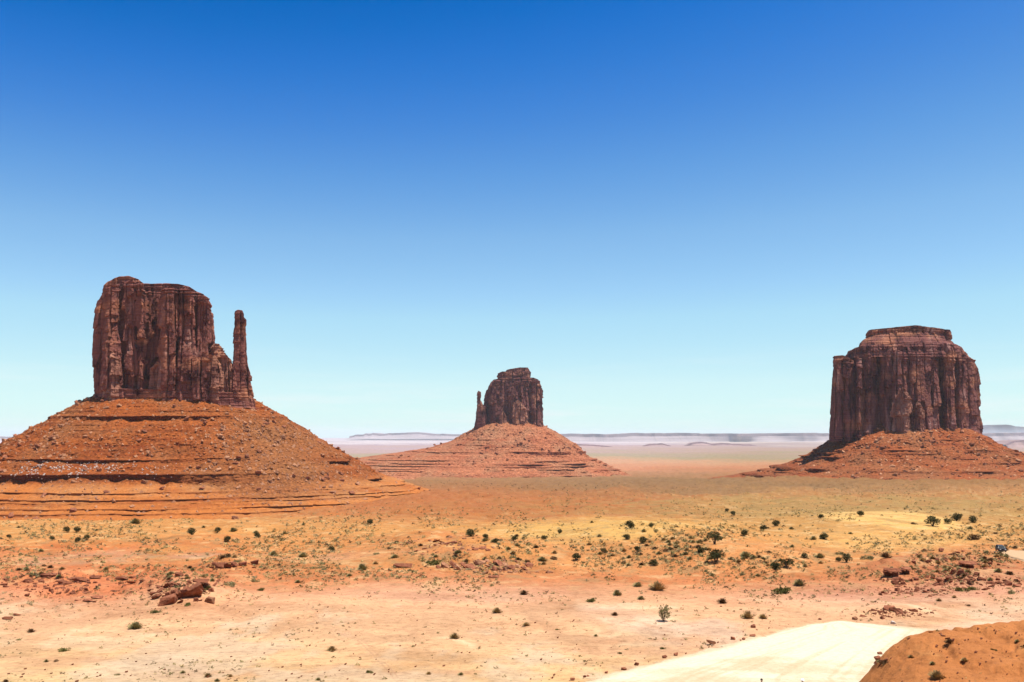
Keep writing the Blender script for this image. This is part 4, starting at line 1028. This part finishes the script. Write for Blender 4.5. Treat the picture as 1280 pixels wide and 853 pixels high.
on_talus(tm[1], tm[2], tm[3], 1.2, 70, 3000, (1.6, 11), 'fallen boulder on the stony slope of the right butte', 'boulders on the slope of the right butte', 'loose stones over the slope of the right butte', B_tan + B_red, 910, M_rock_tan, -140)
on_talus(te[1], te[2], te[3], 1.7, 40, 1500, (2.4, 13), 'fallen boulder on the slope of the distant middle butte', 'boulders on the slope of the middle butte', 'loose stones over the slope of the middle butte', B_red, 920, M_rock_red, -130)

# ------------------------------------------------------------------ shrubs
P_jun = plant_mat('juniper_foliage', (.020, .026, .010), (.085, .085, .032))
P_green = plant_mat('green_bush_foliage', (.075, .075, .018), (.21, .19, .06))
P_sage = plant_mat('sagebrush_foliage', (.13, .115, .045), (.36, .31, .14))
P_straw = plant_mat('straw_foliage', (.20, .13, .05), (.44, .31, .14))
P_brown = plant_mat('dry_shrub_foliage', (.08, .045, .02), (.20, .12, .055))
P_bark = plant_mat('juniper_bark', (.06, .04, .028), (.14, .10, .075))
P_scrub = plant_mat('scrub_foliage', (.75, .75, .75), (1.15, 1.15, 1.15), True)
def leaf_cloud(r, lobes, n, size, flat=0.0):
    """n leaf sprays spread through the volume of the lobes [(x,y,z,rx,rz)]"""
    V, F = [], []
    wts = np.array([l[3] ** 2 for l in lobes]); wts /= wts.sum()
    for k in range(n):
        x, y, z, rx, rz = lobes[r.choice(len(lobes), p=wts)]
        d = r.normal(size=3); d /= np.linalg.norm(d) + 1e-9
        q = r.random() ** 0.35
        p = np.array([x + d[0] * rx * q, y + d[1] * rx * q, max(0.0, z + d[2] * rz * q)])
        a = r.normal(size=3); a /= np.linalg.norm(a); a = a * .5 + d * .7; a /= np.linalg.norm(a)
        b = np.cross(a, r.normal(size=3)); b /= np.linalg.norm(b) + 1e-9
        s = size * r.uniform(.6, 1.4)
        i = len(V)
        V += [p - b * s * .35, p + a * s * .5 - b * s * .1, p + a * s, p + b * s * .4]
        F.append((i, i + 1, i + 2, i + 3))
    return np.array(V), np.array(F)
def tube(a, pts, rad, n=6):
    pts = [Vector(p) for p in pts]
    V = []
    for i, p in enumerate(pts):
        t = (pts[min(i + 1, len(pts) - 1)] - pts[max(i - 1, 0)]).normalized()
        s = t.orthogonal().normalized(); u = t.cross(s)
        for k in range(n):
            an = 2 * math.pi * k / n
            V.append(p + (s * math.cos(an) + u * math.sin(an)) * rad[i])
    a.add(np.array([v[:] for v in V]), gridfaces(len(pts), n, True))
def crown_proto(name, seed, kind, mat, n):
    r = np.random.default_rng(seed)
    if kind == 'juniper':       # several rounded masses on short limbs
        lobes = [(0, 0, .48, .34, .34)] + [(math.cos(t) * r.uniform(.18, .3), math.sin(t) * r.uniform(.18, .3), r.uniform(.26, .58), r.uniform(.16, .25), r.uniform(.15, .23)) for t in np.linspace(0, 6.28, 7)[:-1] + r.uniform(0, 1)]
        V, F = leaf_cloud(r, lobes, n, .085)
    elif kind == 'open':        # loose crown with gaps, trunk showing
        lobes = [(math.cos(t) * r.uniform(.2, .38), math.sin(t) * r.uniform(.1, .3), r.uniform(.36, .66), r.uniform(.13, .22), r.uniform(.11, .17)) for t in np.linspace(0, 6.28, 8)[:-1] + r.uniform(0, 1)] + [(0, 0, .6, .2, .15)]
        V, F = leaf_cloud(r, lobes, n, .075)
    elif kind == 'low':         # wide, low and bristly
        lobes = [(r.uniform(-.36, .36), r.uniform(-.2, .2), r.uniform(.05, .18), r.uniform(.12, .2), r.uniform(.1, .18)) for _ in range(9)]
        V, F = leaf_cloud(r, lobes, n, .10)
    else:                        # tuft of stalks fanning from the root
        V, F = [], []
        for k in range(n):
            t = r.uniform(0, 6.28); e = r.uniform(.25, 1.5); L = r.uniform(.3, .56)
            d = np.array([math.cos(t) * math.cos(e), math.sin(t) * math.cos(e), math.sin(e) * .95])
            b = np.array([-math.sin(t), math.cos(t), 0]) * r.uniform(.012, .03)
            o = np.array([math.cos(t), math.sin(t), 0]) * r.uniform(0, .1)
            i = len(V)
            V += [o + d * L * .25 - b, o + d * L * .25 + b, o + d * L + b * .8 + np.array([0, 0, -.02]), o + d * L - b * .8]
            F.append((i, i + 1, i + 2, i + 3))
        V, F = np.array(V), np.array(F)
    a = Acc(); a.add(V, F)
    me = a.mesh(name); me.materials.append(mat)
    return me
def trunk_proto(seed, kind):
    r = np.random.default_rng(seed)
    a = Acc()
    m = 6 if kind != 'stems' else 14
    for k in range(m):
        t = r.uniform(0, 6.28)
        h = r.uniform(.4, .62) if kind != 'stems' else r.uniform(.6, .98)
        sp = r.uniform(.1, .3) if kind != 'stems' else r.uniform(.08, .42)
        x, y = math.cos(t) * sp, math.sin(t) * sp
        w = .035 if kind != 'stems' else .012
        tube(a, [(x * .05, y * .05, -.08), (x * .3, y * .3, h * .35), (x * .75, y * .75, h * .7), (x, y, h)], [w, w * .8, w * .5, w * .25])
    me = a.mesh('trunk'); me.materials.append(P_bark)
    return me
JUN = [crown_proto('crown', 100 + k, 'juniper', P_jun, 900) for k in range(4)]
OPEN = [crown_proto('crown', 120 + k, 'open', P_jun, 800) for k in range(3)]
JT = [trunk_proto(140 + k, 'tree') for k in range(3)]
GREEN = [crown_proto('foliage', 150 + k, 'low', P_green, 420) for k in range(3)]
SAGE = [crown_proto('foliage', 160 + k, 'tuft', P_sage, 260) for k in range(4)] + [crown_proto('foliage', 166, 'low', P_sage, 380), crown_proto('foliage', 167, 'low', P_sage, 420)]
STRAW = [crown_proto('foliage', 170 + k, 'tuft', P_straw, 260) for k in range(3)]
BROWN = [crown_proto('foliage', 180 + k, 'tuft', P_brown, 240) for k in range(2)] + [crown_proto('foliage', 183, 'low', P_brown, 320)]
STEM = trunk_proto(190, 'stems')
def stem_leaf():
    r = np.random.default_rng(191)
    lobes = [(math.cos(t) * q, math.sin(t) * q, .55 + r.uniform(-.2, .35), .09, .12) for t, q in zip(r.uniform(0, 6.28, 22), r.uniform(.1, .42, 22))]
    V, F = leaf_cloud(r, lobes + [(0, 0, .5, .3, .3)], 700, .08); a = Acc(); a.add(V, F); me = a.mesh('foliage'); me.materials.append(P_sage); return me
STEMLEAF = stem_leaf()
def region(u, row):
    return ('in front of the left butte' if u < 440 else 'below the middle butte' if u < 850 else 'below the right butte')
def put_shrub(u, row, w, kind, label=None, group=None, cat=None):
    p = ground_at(u, row)[0]
    s = w / FPX * p[1]
    rz = random.uniform(0, 6.28)
    sc = (s * random.uniform(.92, 1.08), s * random.uniform(.92, 1.08), s * random.uniform(.85, 1.05))
    if kind in ('jun', 'open'):
        name, cat0 = 'juniper_bush', 'juniper'
        lab = label or {0: 'small rounded dark green juniper on the open ground ' + region(u, row)}[0]
        grp = group or 'junipers ' + region(u, row)
        if w >= 11 or kind == 'open':
            root = empty(name, (p[0], p[1] + s * .3, p[2] - .05 * s)); root.scale = sc; root.rotation_euler = (0, 0, rz)
            c = bpy.data.objects.new('crown', random.choice(OPEN if kind == 'open' else JUN)); c.parent = root; COL.objects.link(c)
            t = bpy.data.objects.new('trunk', random.choice(JT)); t.parent = root; COL.objects.link(t)
            return tag(root, lab, cat0, grp)
        me = random.choice(JUN)
    elif kind == 'stems':
        root = empty('desert_shrub', (p[0], p[1] + s * .3, p[2] - .04 * s)); root.scale = sc
        for nm, me in (('stems', STEM), ('foliage', STEMLEAF)):
            c = bpy.data.objects.new(nm, me); c.parent = root; COL.objects.link(c)
        return tag(root, label, 'shrub')
    else:
        me = random.choice({'green': GREEN, 'sage': SAGE, 'straw': STRAW, 'brown': BROWN}[kind])
        name, cat0 = {'green': ('green_bush', 'bush'), 'sage': ('sagebrush', 'bush'), 'straw': ('dry_grass_clump', 'grass clump'), 'brown': ('dry_shrub', 'shrub')}[kind]
        look = {'green': 'low bright green bush on the ground ', 'sage': 'grey-green sagebrush on the open ground ', 'straw': 'straw-coloured dry clump on the sand ', 'brown': 'brown dry shrub on the open ground '}[kind]
        lab = label or look + region(u, row); grp = group or {'green': 'green bushes ', 'sage': 'sagebrush ', 'straw': 'straw-coloured clumps ', 'brown': 'dry shrubs '}[kind] + region(u, row)
    o = bpy.data.objects.new(name, me); COL.objects.link(o)
    o.location = (p[0], p[1] + s * .3, p[2] - .03 * s); o.scale = sc; o.rotation_euler = (0, 0, rz)
    return tag(o, lab, cat0, grp)
SHRUBS = [
 # middle of the picture
 (462, 656, 10, 'jun', 'lone round juniper on the pale flat just right of the foot of the left butte'), (588, 671, 13, 'jun', 'round juniper on the rise behind the middle outcrop, darkest there'),
 (607, 675, 10, 'jun', None), (620, 679, 8, 'jun', None), (643, 677, 10, 'jun', None), (680, 675, 9, 'jun', None), (646, 671, 7, 'brown', None),
 (788, 661, 14, 'jun', 'topmost juniper of the cluster on the sandy slope below the middle butte'), (784, 675, 11, 'jun', None), (804, 680, 12, 'jun', 'roundest juniper at the right of the slope cluster below the middle butte'), (797, 690, 10, 'jun', None),
 (818, 708, 13, 'jun', 'egg-shaped dark juniper lowest on the orange slope below the middle butte'), (832, 690, 14, 'brown', 'wide brown-green shrub on the slope, right of the juniper cluster'), (755, 692, 10, 'jun', None), (721, 702, 15, 'open', 'uneven two-part juniper in the hollow right of the middle outcrop'),
 (678, 702, 14, 'sage', 'grey leaning bush just right of the middle outcrop heap'), (692, 700, 13, 'brown', None), (740, 753, 19, 'green', 'bristly bright green bush on the smooth pink slope'), (831, 778, 20, 'stems', 'upright many-stemmed green shrub standing alone on the pink sand'),
 (452, 713, 16, 'sage', 'large grey sagebrush left of the middle outcrop'), (493, 698, 12, 'sage', None), (542, 707, 22, 'green', 'wide low grey-green bush between ledge and heap of the middle outcrop'), (568, 799, 14, 'straw', 'domed straw clump beside the pale wash in the foreground'), (621, 767, 14, 'straw', 'domed straw clump on bare pink sand above the pale wash'),
 (658, 783, 11, 'straw', None), (655, 744, 12, 'brown', None), (414, 814, 13, 'straw', 'round straw tuft alone on the sand at the lower left'), (462, 842, 11, 'green', None), (798, 734, 14, 'sage', None), (772, 745, 14, 'sage', None), (769, 770, 11, 'brown', None), (802, 750, 11, 'sage', None),
 (823, 739, 24, 'straw', 'wide patch of yellow grass on the pink slope right of the bristly bush'), (745, 796, 6, 'sage', None), (697, 788, 6, 'green', None), (829, 812, 8, 'green', None), (775, 818, 7, 'green', None), (814, 660, 8, 'jun', None), (740, 654, 6, 'sage', None), (700, 668, 8, 'jun', None),
 # right
 (895, 681, 22, 'open', 'wide spreading juniper with visible trunk, upper one of the two big ones'), (897, 705, 25, 'open', 'biggest juniper, with trunk and shadow on the orange sand'), (877, 692, 10, 'jun', None), (931, 671, 10, 'jun', None), (971, 658, 11, 'jun', None), (955, 664, 10, 'jun', None), (917, 645, 8, 'jun', None), (909, 640, 6, 'jun', None),
 (933, 697, 16, 'sage', None), (970, 713, 15, 'jun', 'left one of two touching junipers low on the orange slope'), (986, 711, 19, 'open', 'right one of two touching junipers low on the orange slope'), (1006, 698, 9, 'jun', None), (1026, 698, 15, 'sage', None), (1049, 703, 9, 'jun', None), (1060, 704, 16, 'open', 'dense juniper with a dark foot, right of a small round one'),
 (1052, 694, 13, 'sage', None), (1087, 700, 19, 'sage', 'tall grey-green sagebrush left of the overhanging rock pair'), (1109, 698, 17, 'brown', 'brown spreading shrub above the overhanging rock pair'), (1031, 675, 12, 'jun', None), (1018, 675, 10, 'sage', None), (1001, 733, 17, 'sage', 'pale round sagebrush at the upper edge of the smooth red slope'), (979, 743, 30, 'green', 'widest grey-green bush, at the edge of the smooth red slope'),
 (904, 755, 15, 'brown', None), (936, 774, 19, 'straw', 'wide straw clump, left of two near the bend of the road'), (955, 774, 13, 'straw', 'narrow straw clump, right of two near the bend of the road'), (1206, 740, 18, 'green', 'left half of the low green bushes on the red slope below the right outcrop'), (1218, 738, 14, 'green', 'right half of the low green bushes on the red slope below the right outcrop'), (1267, 743, 15, 'sage', None), (1169, 659, 20, 'open', 'spreading juniper at the top edge of the sand drift'),
 (1198, 652, 14, 'jun', 'tall juniper behind the sand drift'), (1218, 654, 12, 'jun', 'round juniper at the right end of the row behind the sand drift'), (1186, 655, 10, 'jun', None), (1144, 656, 9, 'brown', None), (1223, 675, 21, 'brown', 'wide reddish brown shrub at the right tip of the sand drift'), (1211, 758, 8, 'brown', None), (1174, 850, 21, 'straw', 'big straw clump on the red mound at the bottom edge'),
 (1106, 830, 14, 'brown', 'dark dry bush at the left foot of the red mound'), (1140, 823, 9, 'straw', None), (1244, 814, 9, 'green', None), (1188, 806, 12, 'brown', 'brown bush at the crest side of the red mound'), (1273, 803, 7, 'sage', None), (1264, 719, 12, 'brown', None), (1077, 646, 10, 'jun', None), (1027, 649, 8, 'jun', None), (1258, 689, 12, 'brown', None), (1270, 686, 8, 'brown', None), (1245, 668, 8, 'brown', None), (1140, 712, 10, 'sage', None),
 (1250, 716, 12, 'sage', None), (1234, 702, 10, 'brown', None), (1155, 690, 9, 'brown', None), (1064, 668, 7, 'sage', None), (990, 662, 8, 'sage', None), (955, 700, 9, 'sage', None), (1101, 828, 10, 'sage', None), (1214, 662, 8, 'sage', None), (1194, 748, 7, 'straw', None), (1175, 752, 9, 'straw', None),
 # left
 (167, 655, 17, 'sage', 'widest grey-green bush at the foot of the left butte'), (82, 666, 10, 'jun', None), (95, 666, 10, 'jun', None), (64, 676, 8, 'jun', None), (96, 678, 8, 'jun', None), (107, 676, 9, 'jun', None), (238, 669, 12, 'jun', 'broad juniper on the sandy flat under the left butte, left of a round one'), (271, 667, 10, 'jun', None), (290, 665, 13, 'sage', None), (283, 678, 10, 'jun', 'round juniper with clean outline on bare sand in front of the left butte'), (321, 673, 9, 'jun', 'narrow two-tiered juniper on sand in front of the left butte'), (319, 667, 8, 'sage', None),
 (167, 787, 20, 'sage', 'large grey bush alone on the bare sand in the left foreground'), (193, 767, 13, 'green', 'bright green bush at the foot of the largest boulder of the left outcrop'), (279, 698, 18, 'brown', None), (286, 733, 17, 'sage', 'bushy sagebrush right of the left outcrop'), (258, 738, 15, 'sage', 'grey bush growing in the hollow of the left outcrop'), (378, 697, 14, 'sage', None), (414, 690, 9, 'jun', None), (341, 695, 13, 'sage', None), (317, 728, 12, 'sage', None), (325, 739, 12, 'green', None), (234, 758, 12, 'green', None),
 (415, 815, 6, 'straw', None), (259, 847, 11, 'straw', None), (78, 815, 14, 'green', 'flat green tuft on the sand at the lower left'), (68, 828, 8, 'brown', None), (57, 828, 7, 'sage', None), (37, 791, 11, 'brown', None), (22, 801, 8, 'sage', None), (398, 711, 8, 'sage', None), (372, 729, 9, 'sage', None), (10, 673, 7, 'jun', None), (40, 670, 7, 'sage', None), (22, 660, 6, 'sage', None), (254, 660, 6, 'sage', None), (185, 674, 7, 'sage', None), (379, 657, 6, 'sage', None), (240, 714, 8, 'sage', None), (50, 690, 8, 'sage', None), (120, 664, 6, 'sage', None), (355, 668, 7, 'sage', None)]
for a_ in SHRUBS: put_shrub(*a_)

# scattered scrub: the largest as things, the rest as one cover
r = np.random.default_rng(77)
NS = 30000
su = r.uniform(-230, 1510, NS * 4); sr = 606 + 300 * r.random(NS * 4) ** 1.5
nz = fbm(su * 0.02, sr * 0.06, 0, 4, 88)
dens = np.interp(sr, [600, 618, 630, 650, 668, 715, 735, 760, 853, 910], [.45, .55, .6, .95, 1, 1, .5, .09, .07, .05])
dens = dens * np.where(su > 420, 1, np.interp(sr, [640, 655], [0.25, 1])) * np.clip(.7 + nz * 2.2, .05, 2.0)
dens = dens * (1 - .97 * np.clip(gauss(su, sr, 1112, 657, 95, 9) * 1.7, 0, 1))
dens = dens * np.where((sr > 765) & (su < 330), 3.0, 1) * np.where((sr > 772) & (su > np.interp(sr, [772, 853], [1150, 1040])), 0.35, 1) * np.where((sr > 735) & (su > 850) & (sr < 775), 1.6, 1)
keep = r.random(NS * 4) < dens * .95
su, sr = su[keep][:NS], sr[keep][:NS]
pts = ground_at(su, sr)
_, pu, prow, pd, prm, pmd = hgt(pts[:, 0], pts[:, 1])
ok = (prm < .05) & (np.abs(HOR - FPX * pts[:, 2] / pts[:, 1] - sr) < 3)
pts, su, sr = pts[ok], su[ok], sr[ok]
szm = (.30 + 1.35 * r.random(len(pts)) ** 3.0) * np.interp(sr, [605, 640, 700, 760, 900], [2.0, 1.45, 1.0, .5, .4])
order = np.argsort(-(szm / pts[:, 1]) * ((su > 0) & (su < 1280) & (sr < 853)))
SC_COL = np.array([(.21, .175, .065), (.42, .32, .13), (.30, .26, .13), (.12, .075, .035), (.48, .36, .15), (.25, .20, .075)])
NI = 170
for k in order[:NI]:
    kind = ('sage', 'straw', 'brown', 'sage')[int(r.integers(4))]
    me = random.choice({'sage': SAGE, 'straw': STRAW, 'brown': BROWN}[kind])
    o = bpy.data.objects.new('scrub_tuft', me); COL.objects.link(o)
    o.location = pts[k] - np.array([0, 0, .02]); s = float(szm[k]); o.scale = (s, s, s * .9); o.rotation_euler = (0, 0, r.uniform(0, 6.28))
    lk = {'sage': 'small grey-green tuft ', 'straw': 'small straw-coloured tuft ', 'brown': 'small dry brown tuft '}[kind]
    where = 'dotted over the bare sand of the foreground' if sr[k] > 745 else 'among the dense scrub ' + region(su[k], sr[k])
    tag(o, lk + where, 'tuft', lk.strip() + 's ' + where)
def mini(seed):
    q = np.random.default_rng(seed)
    V, F = leaf_cloud(q, [(0, 0, .16, .34, .24), (.15, .1, .12, .25, .18)], 28, .24)
    return V, F
MINI = [mini(k) for k in range(6)]
# dark bushes along the wash on the far valley floor
fu = r.normal(630, 75, 150); fr = 607 + (fu - 630) * .02 + r.normal(0, 3.2, 150)
fp = ground_at(fu, fr); nn0 = len(pts)
pts = np.concatenate([pts, fp]); szm = np.concatenate([szm, r.uniform(2.2, 5.5, 150)]); order = np.concatenate([order, np.arange(nn0, nn0 + 150)])
a = Acc()
for k in order[NI:]:
    V0, F0 = MINI[int(r.integers(6))]
    t = r.uniform(0, 6.28); c, sn = math.cos(t), math.sin(t); s = szm[k]
    Vv = np.stack([V0[:, 0] * c - V0[:, 1] * sn, V0[:, 0] * sn + V0[:, 1] * c, V0[:, 2] * .85], 1) * s + pts[k]
    col = (SC_COL[3] * .7) if k >= nn0 else SC_COL[int(r.choice(6, p=[.24, .16, .2, .16, .08, .16]))] * r.uniform(.7, 1.25)
    a.add(Vv, F0, np.repeat(col[None], len(Vv), 0))
tag(link('scrub_cover', a.mesh('scrub_cover'), P_scrub), 'low desert scrub dotted over the whole plain', 'scrub', None, 'stuff')
# pebbles on the near ground
a = Acc()
me = boulder_mesh('pebble', 500, .5, .45, .35, 8); V0 = np.array([v.co[:] for v in me.vertices]); F0 = np.array([list(f.vertices) for f in me.polygons])
pu_ = np.concatenate([r.uniform(-150, 1430, 2600), r.uniform(1070, 1400, 260)]); pr_ = np.concatenate([r.uniform(690, 880, 2600), r.uniform(785, 880, 260)])
pp = ground_at(pu_, pr_); prm2 = hgt(pp[:, 0], pp[:, 1])[4]
for p, m_ in zip(pp, prm2):
    if m_ > .3: continue
    s = .09 + .45 * r.random() ** 5
    a.add(V0 * s * r.uniform(.7, 1.3, 3) + p, F0)
tag(link('pebbles', a.mesh('pebbles'), M_rock_red), 'loose red stones lying about on the near ground', 'stones', None, 'stuff')

# ------------------------------------------------------------------ the car
M_body = plain('dark_car_paint', (.010, .009, .012), .45, 0.0, .25)
M_glass = plain('car_glass', (.02, .03, .04), .55, 0, .15)
M_tyre = plain('tyre_rubber', (.02, .02, .02), .8)
M_rim = plain('alloy_rim', (.5, .5, .5), .3, .8)
M_lamp = plain('headlight_glass', (.75, .75, .72), .1)
M_red = plain('taillight_glass', (.35, .02, .02), .2)
def bm_obj(name, bm, mat, parent):
    me = bpy.data.meshes.new(name); bm.to_mesh(me); bm.free()
    return link(name, me, mat, parent)
def prism(profile, w0, w1, zsplit):
    """side profile (x, z) extruded across, narrowed above zsplit, edges bevelled"""
    bm = bmesh.new()
    sides = []
    for sg in (-1, 1):
        sides.append([bm.verts.new((x, sg * (w0 if z <= zsplit else w1), z)) for x, z in profile])
    bm.faces.new(sides[0]); bm.faces.new(sides[1][::-1])
    n = len(profile)
    for i in range(n):
        j = (i + 1) % n
        bm.faces.new((sides[0][j], sides[0][i], sides[1][i], sides[1][j]))
    bmesh.ops.recalc_face_normals(bm, faces=bm.faces[:])
    bmesh.ops.bevel(bm, geom=bm.edges[:], offset=.05, segments=2, affect='EDGES')
    return bm
cp = ground_at(1251, 690)[0]; print('CAR', cp)
car = empty('parked_car', (cp[0], cp[1], cp[2] + .05))
car.rotation_euler = (0, 0, math.radians(-106))
tag(car, 'dark sport utility car on the pale dirt road at the right edge of the picture', 'car')
body = bm_obj('body', prism([(-2.25, .42), (2.2, .42), (2.3, .62), (2.25, .98), (1.15, 1.1), (.5, 1.68), (-1.7, 1.74), (-2.25, 1.12)], .93, .74, 1.12), M_body, car)
def panel(name, pts, mat, parent):
    bm = bmesh.new(); vs = [bm.verts.new(p) for p in pts]; f = bm.faces.new(vs)
    ext = bmesh.ops.solidify(bm, geom=[f], thickness=.025)
    bmesh.ops.recalc_face_normals(bm, faces=bm.faces[:])
    return bm_obj(name, bm, mat, parent)
panel('windscreen', [(1.13, -.72, 1.16), (1.13, .72, 1.16), (.58, .64, 1.65), (.58, -.64, 1.65)], M_glass, car)
panel('rear_window', [(-2.16, -.7, 1.24), (-2.16, .7, 1.24), (-1.8, .64, 1.66), (-1.8, -.64, 1.66)], M_glass, car)
for sg in (-1, 1):
    for x0, x1, x2, x3 in ((1.0, .02, .02, .5), (-.06, -.95, -.95, -.06), (-1.03, -1.95, -1.68, -1.03)):
        panel('side_window', [(x0, sg * .91, 1.18), (x1, sg * .91, 1.18), (x2, sg * .775, 1.62), (x3, sg * .775, 1.62)], M_glass, car)
    bm = bmesh.new(); bmesh.ops.create_cube(bm, size=1); bmesh.ops.scale(bm, vec=(.12, .36, .18), verts=bm.verts); bmesh.ops.bevel(bm, geom=bm.edges[:], offset=.02, segments=1, affect='EDGES')
    bmesh.ops.translate(bm, vec=(2.27, sg * .62, .84), verts=bm.verts); bm_obj('headlight', bm, M_lamp, car)
    bm = bmesh.new(); bmesh.ops.create_cube(bm, size=1); bmesh.ops.scale(bm, vec=(.1, .22, .34), verts=bm.verts); bmesh.ops.bevel(bm, geom=bm.edges[:], offset=.02, segments=1, affect='EDGES')
    bmesh.ops.translate(bm, vec=(-2.25, sg * .74, .98), verts=bm.verts); bm_obj('taillight', bm, M_red, car)
    bm = bmesh.new(); bmesh.ops.create_cube(bm, size=1); bmesh.ops.scale(bm, vec=(.16, .2, .15), verts=bm.verts); bmesh.ops.bevel(bm, geom=bm.edges[:], offset=.03, segments=1, affect='EDGES')
    bmesh.ops.translate(bm, vec=(.95, sg * 1.02, 1.16), verts=bm.verts); bm_obj('mirror', bm, M_body, car)
    for x in (-1.4, 1.42):
        wh = empty('wheel', (x, sg * .86, .36)); wh.parent = car
        for nm, prof, mt in (('tyre', [(.22, -.11), (.33, -.12), (.36, -.07), (.36, .07), (.33, .12), (.22, .11)], M_tyre), ('rim', [(.0, -.05), (.06, -.09), (.2, -.07), (.225, -.1), (.225, .1), (.2, .07), (.06, .09), (.0, .05)], M_rim)):
            aa = Acc(); th = np.linspace(0, 2 * math.pi, 24, endpoint=False)
            aa.add(np.array([[(q * math.cos(t), y, q * math.sin(t)) for t in th] for q, y in prof]), gridfaces(len(prof), 24, True))
            link(nm, aa.mesh(nm, True), mt, wh)

# ------------------------------------------------------------------ two walkers, only their heads rise into the picture
M_skin = plain('skin', (.45, .27, .19), .6)
M_hair = plain('dark_hair', (.02, .012, .009), .6)
M_hat = plain('white_cloth', (.8, .8, .8), .8)
def walker(u, d, hat, label, cloth, yaw):
    x = (u - CX) / FPX * d
    z = float(hgt(np.array([x]), np.array([d]))[0][0])
    root = empty('person', (x, d, z)); root.rotation_euler = (0, 0, yaw)
    J = {'pel': (0, 0, .93, .13), 'waist': (0, 0, 1.08, .12), 'chest': (0, 0, 1.28, .15), 'neck': (0, .0, 1.46, .055), 'head0': (0, -.01, 1.55, .085), 'head1': (0, -.015, 1.65, .095), 'top': (0, 0, 1.72, .06)}
    E = [('pel', 'waist'), ('waist', 'chest'), ('chest', 'neck'), ('neck', 'head0'), ('head0', 'head1'), ('head1', 'top')]
    for s, q in (('l', -1), ('r', 1)):
        st = .16 * q
        J.update({s + 'hip': (.1 * q, 0, .88, .09), s + 'knee': (.11 * q, -.06 - st * .3, .48, .065), s + 'ank': (.11 * q, .1 * q, .09, .045), s + 'toe': (.12 * q, .1 * q - .17, .04, .04),
                  s + 'sho': (.19 * q, 0, 1.38, .06), s + 'elb': (.25 * q, .06 * q, 1.1, .045), s + 'wri': (.27 * q, -.05 - .06 * q, .87, .03), s + 'pal': (.27 * q, -.08 - .06 * q, .80, .03)})
        E += [('pel', s + 'hip'), (s + 'hip', s + 'knee'), (s + 'knee', s + 'ank'), (s + 'ank', s + 'toe'), ('chest', s + 'sho'), (s + 'sho', s + 'elb'), (s + 'elb', s + 'wri'), (s + 'wri', s + 'pal')]
        for k, (dx, dy, dz) in enumerate(((-.0, -.03, -.08), (0, -.01, -.09), (0, .01, -.085), (0, .03, -.07), (-.03 * q, -.05, -.03))):
            bx, by, bz, _ = J[s + 'pal']
            J[s + 'f%d' % k] = (bx + dx, by + dy * 1.3, bz + dz, .009); E.append((s + 'pal', s + 'f%d' % k))
    ks = list(J)
    me = bpy.data.meshes.new('body'); me.from_pydata([J[k][:3] for k in ks], [(ks.index(p), ks.index(q)) for p, q in E], [])
    ob = bpy.data.objects.new('body', me); COL.objects.link(ob)
    md = ob.modifiers.new('skin', 'SKIN')
    for i, k in enumerate(ks):
        me.skin_vertices[0].data[i].radius = (J[k][3],) * 2; me.skin_vertices[0].data[i].use_root = (k == 'pel')
    sb = ob.modifiers.new('sub', 'SUBSURF'); sb.levels = sb.render_levels = 2
    dg = bpy.context.evaluated_depsgraph_get(); dg.update()
    me2 = bpy.data.meshes.new_from_object(ob.evaluated_get(dg))
    ob.modifiers.clear(); ob.data = me2; me2.name = 'body'
    for m_ in (M_skin, cloth): me2.materials.append(m_)
    for f in me2.polygons: f.material_index = 1 if (.12 < f.center.z < 1.43 and not (f.center.z < 1.0 and abs(f.center.x) > .215)) else 0
    ob.parent = root
    bm = bmesh.new(); bmesh.ops.create_uvsphere(bm, u_segments=20, v_segments=12, radius=1)
    bmesh.ops.delete(bm, geom=[v for v in bm.verts if v.co.z < (-.1 if hat else -.35) and v.co.y < .2 or v.co.z < -.6], context='VERTS')
    bmesh.ops.scale(bm, vec=(.108, .118, .115), verts=bm.verts); bmesh.ops.translate(bm, vec=(0, .005, 1.655), verts=bm.verts)
    bm_obj('hair', bm, M_hair, root)
    if hat:
        a_ = Acc(); th = np.linspace(0, 2 * math.pi, 24, endpoint=False)
        prof = [(.19, 1.68), (.195, 1.685), (.125, 1.70), (.118, 1.77), (.09, 1.795), (.0, 1.80)]
        a_.add(np.array([[(q * math.cos(t), q * 1.08 * math.sin(t), zz) for t in th] for q, zz in prof]), gridfaces(len(prof), 24, True))
        link('sun_hat', a_.mesh('sun_hat', True), M_hat, root)
    return tag(root, label, 'person')
walker(952, 80.6, False, 'person with dark hair on the pale road, only the head in the picture', plain('red_shirt', (.25, .05, .04), .8), .4)
walker(1003, 80.2, True, 'person in a white hat on the pale road, only the head in the picture', plain('grey_shirt', (.35, .34, .42), .8), -.5)
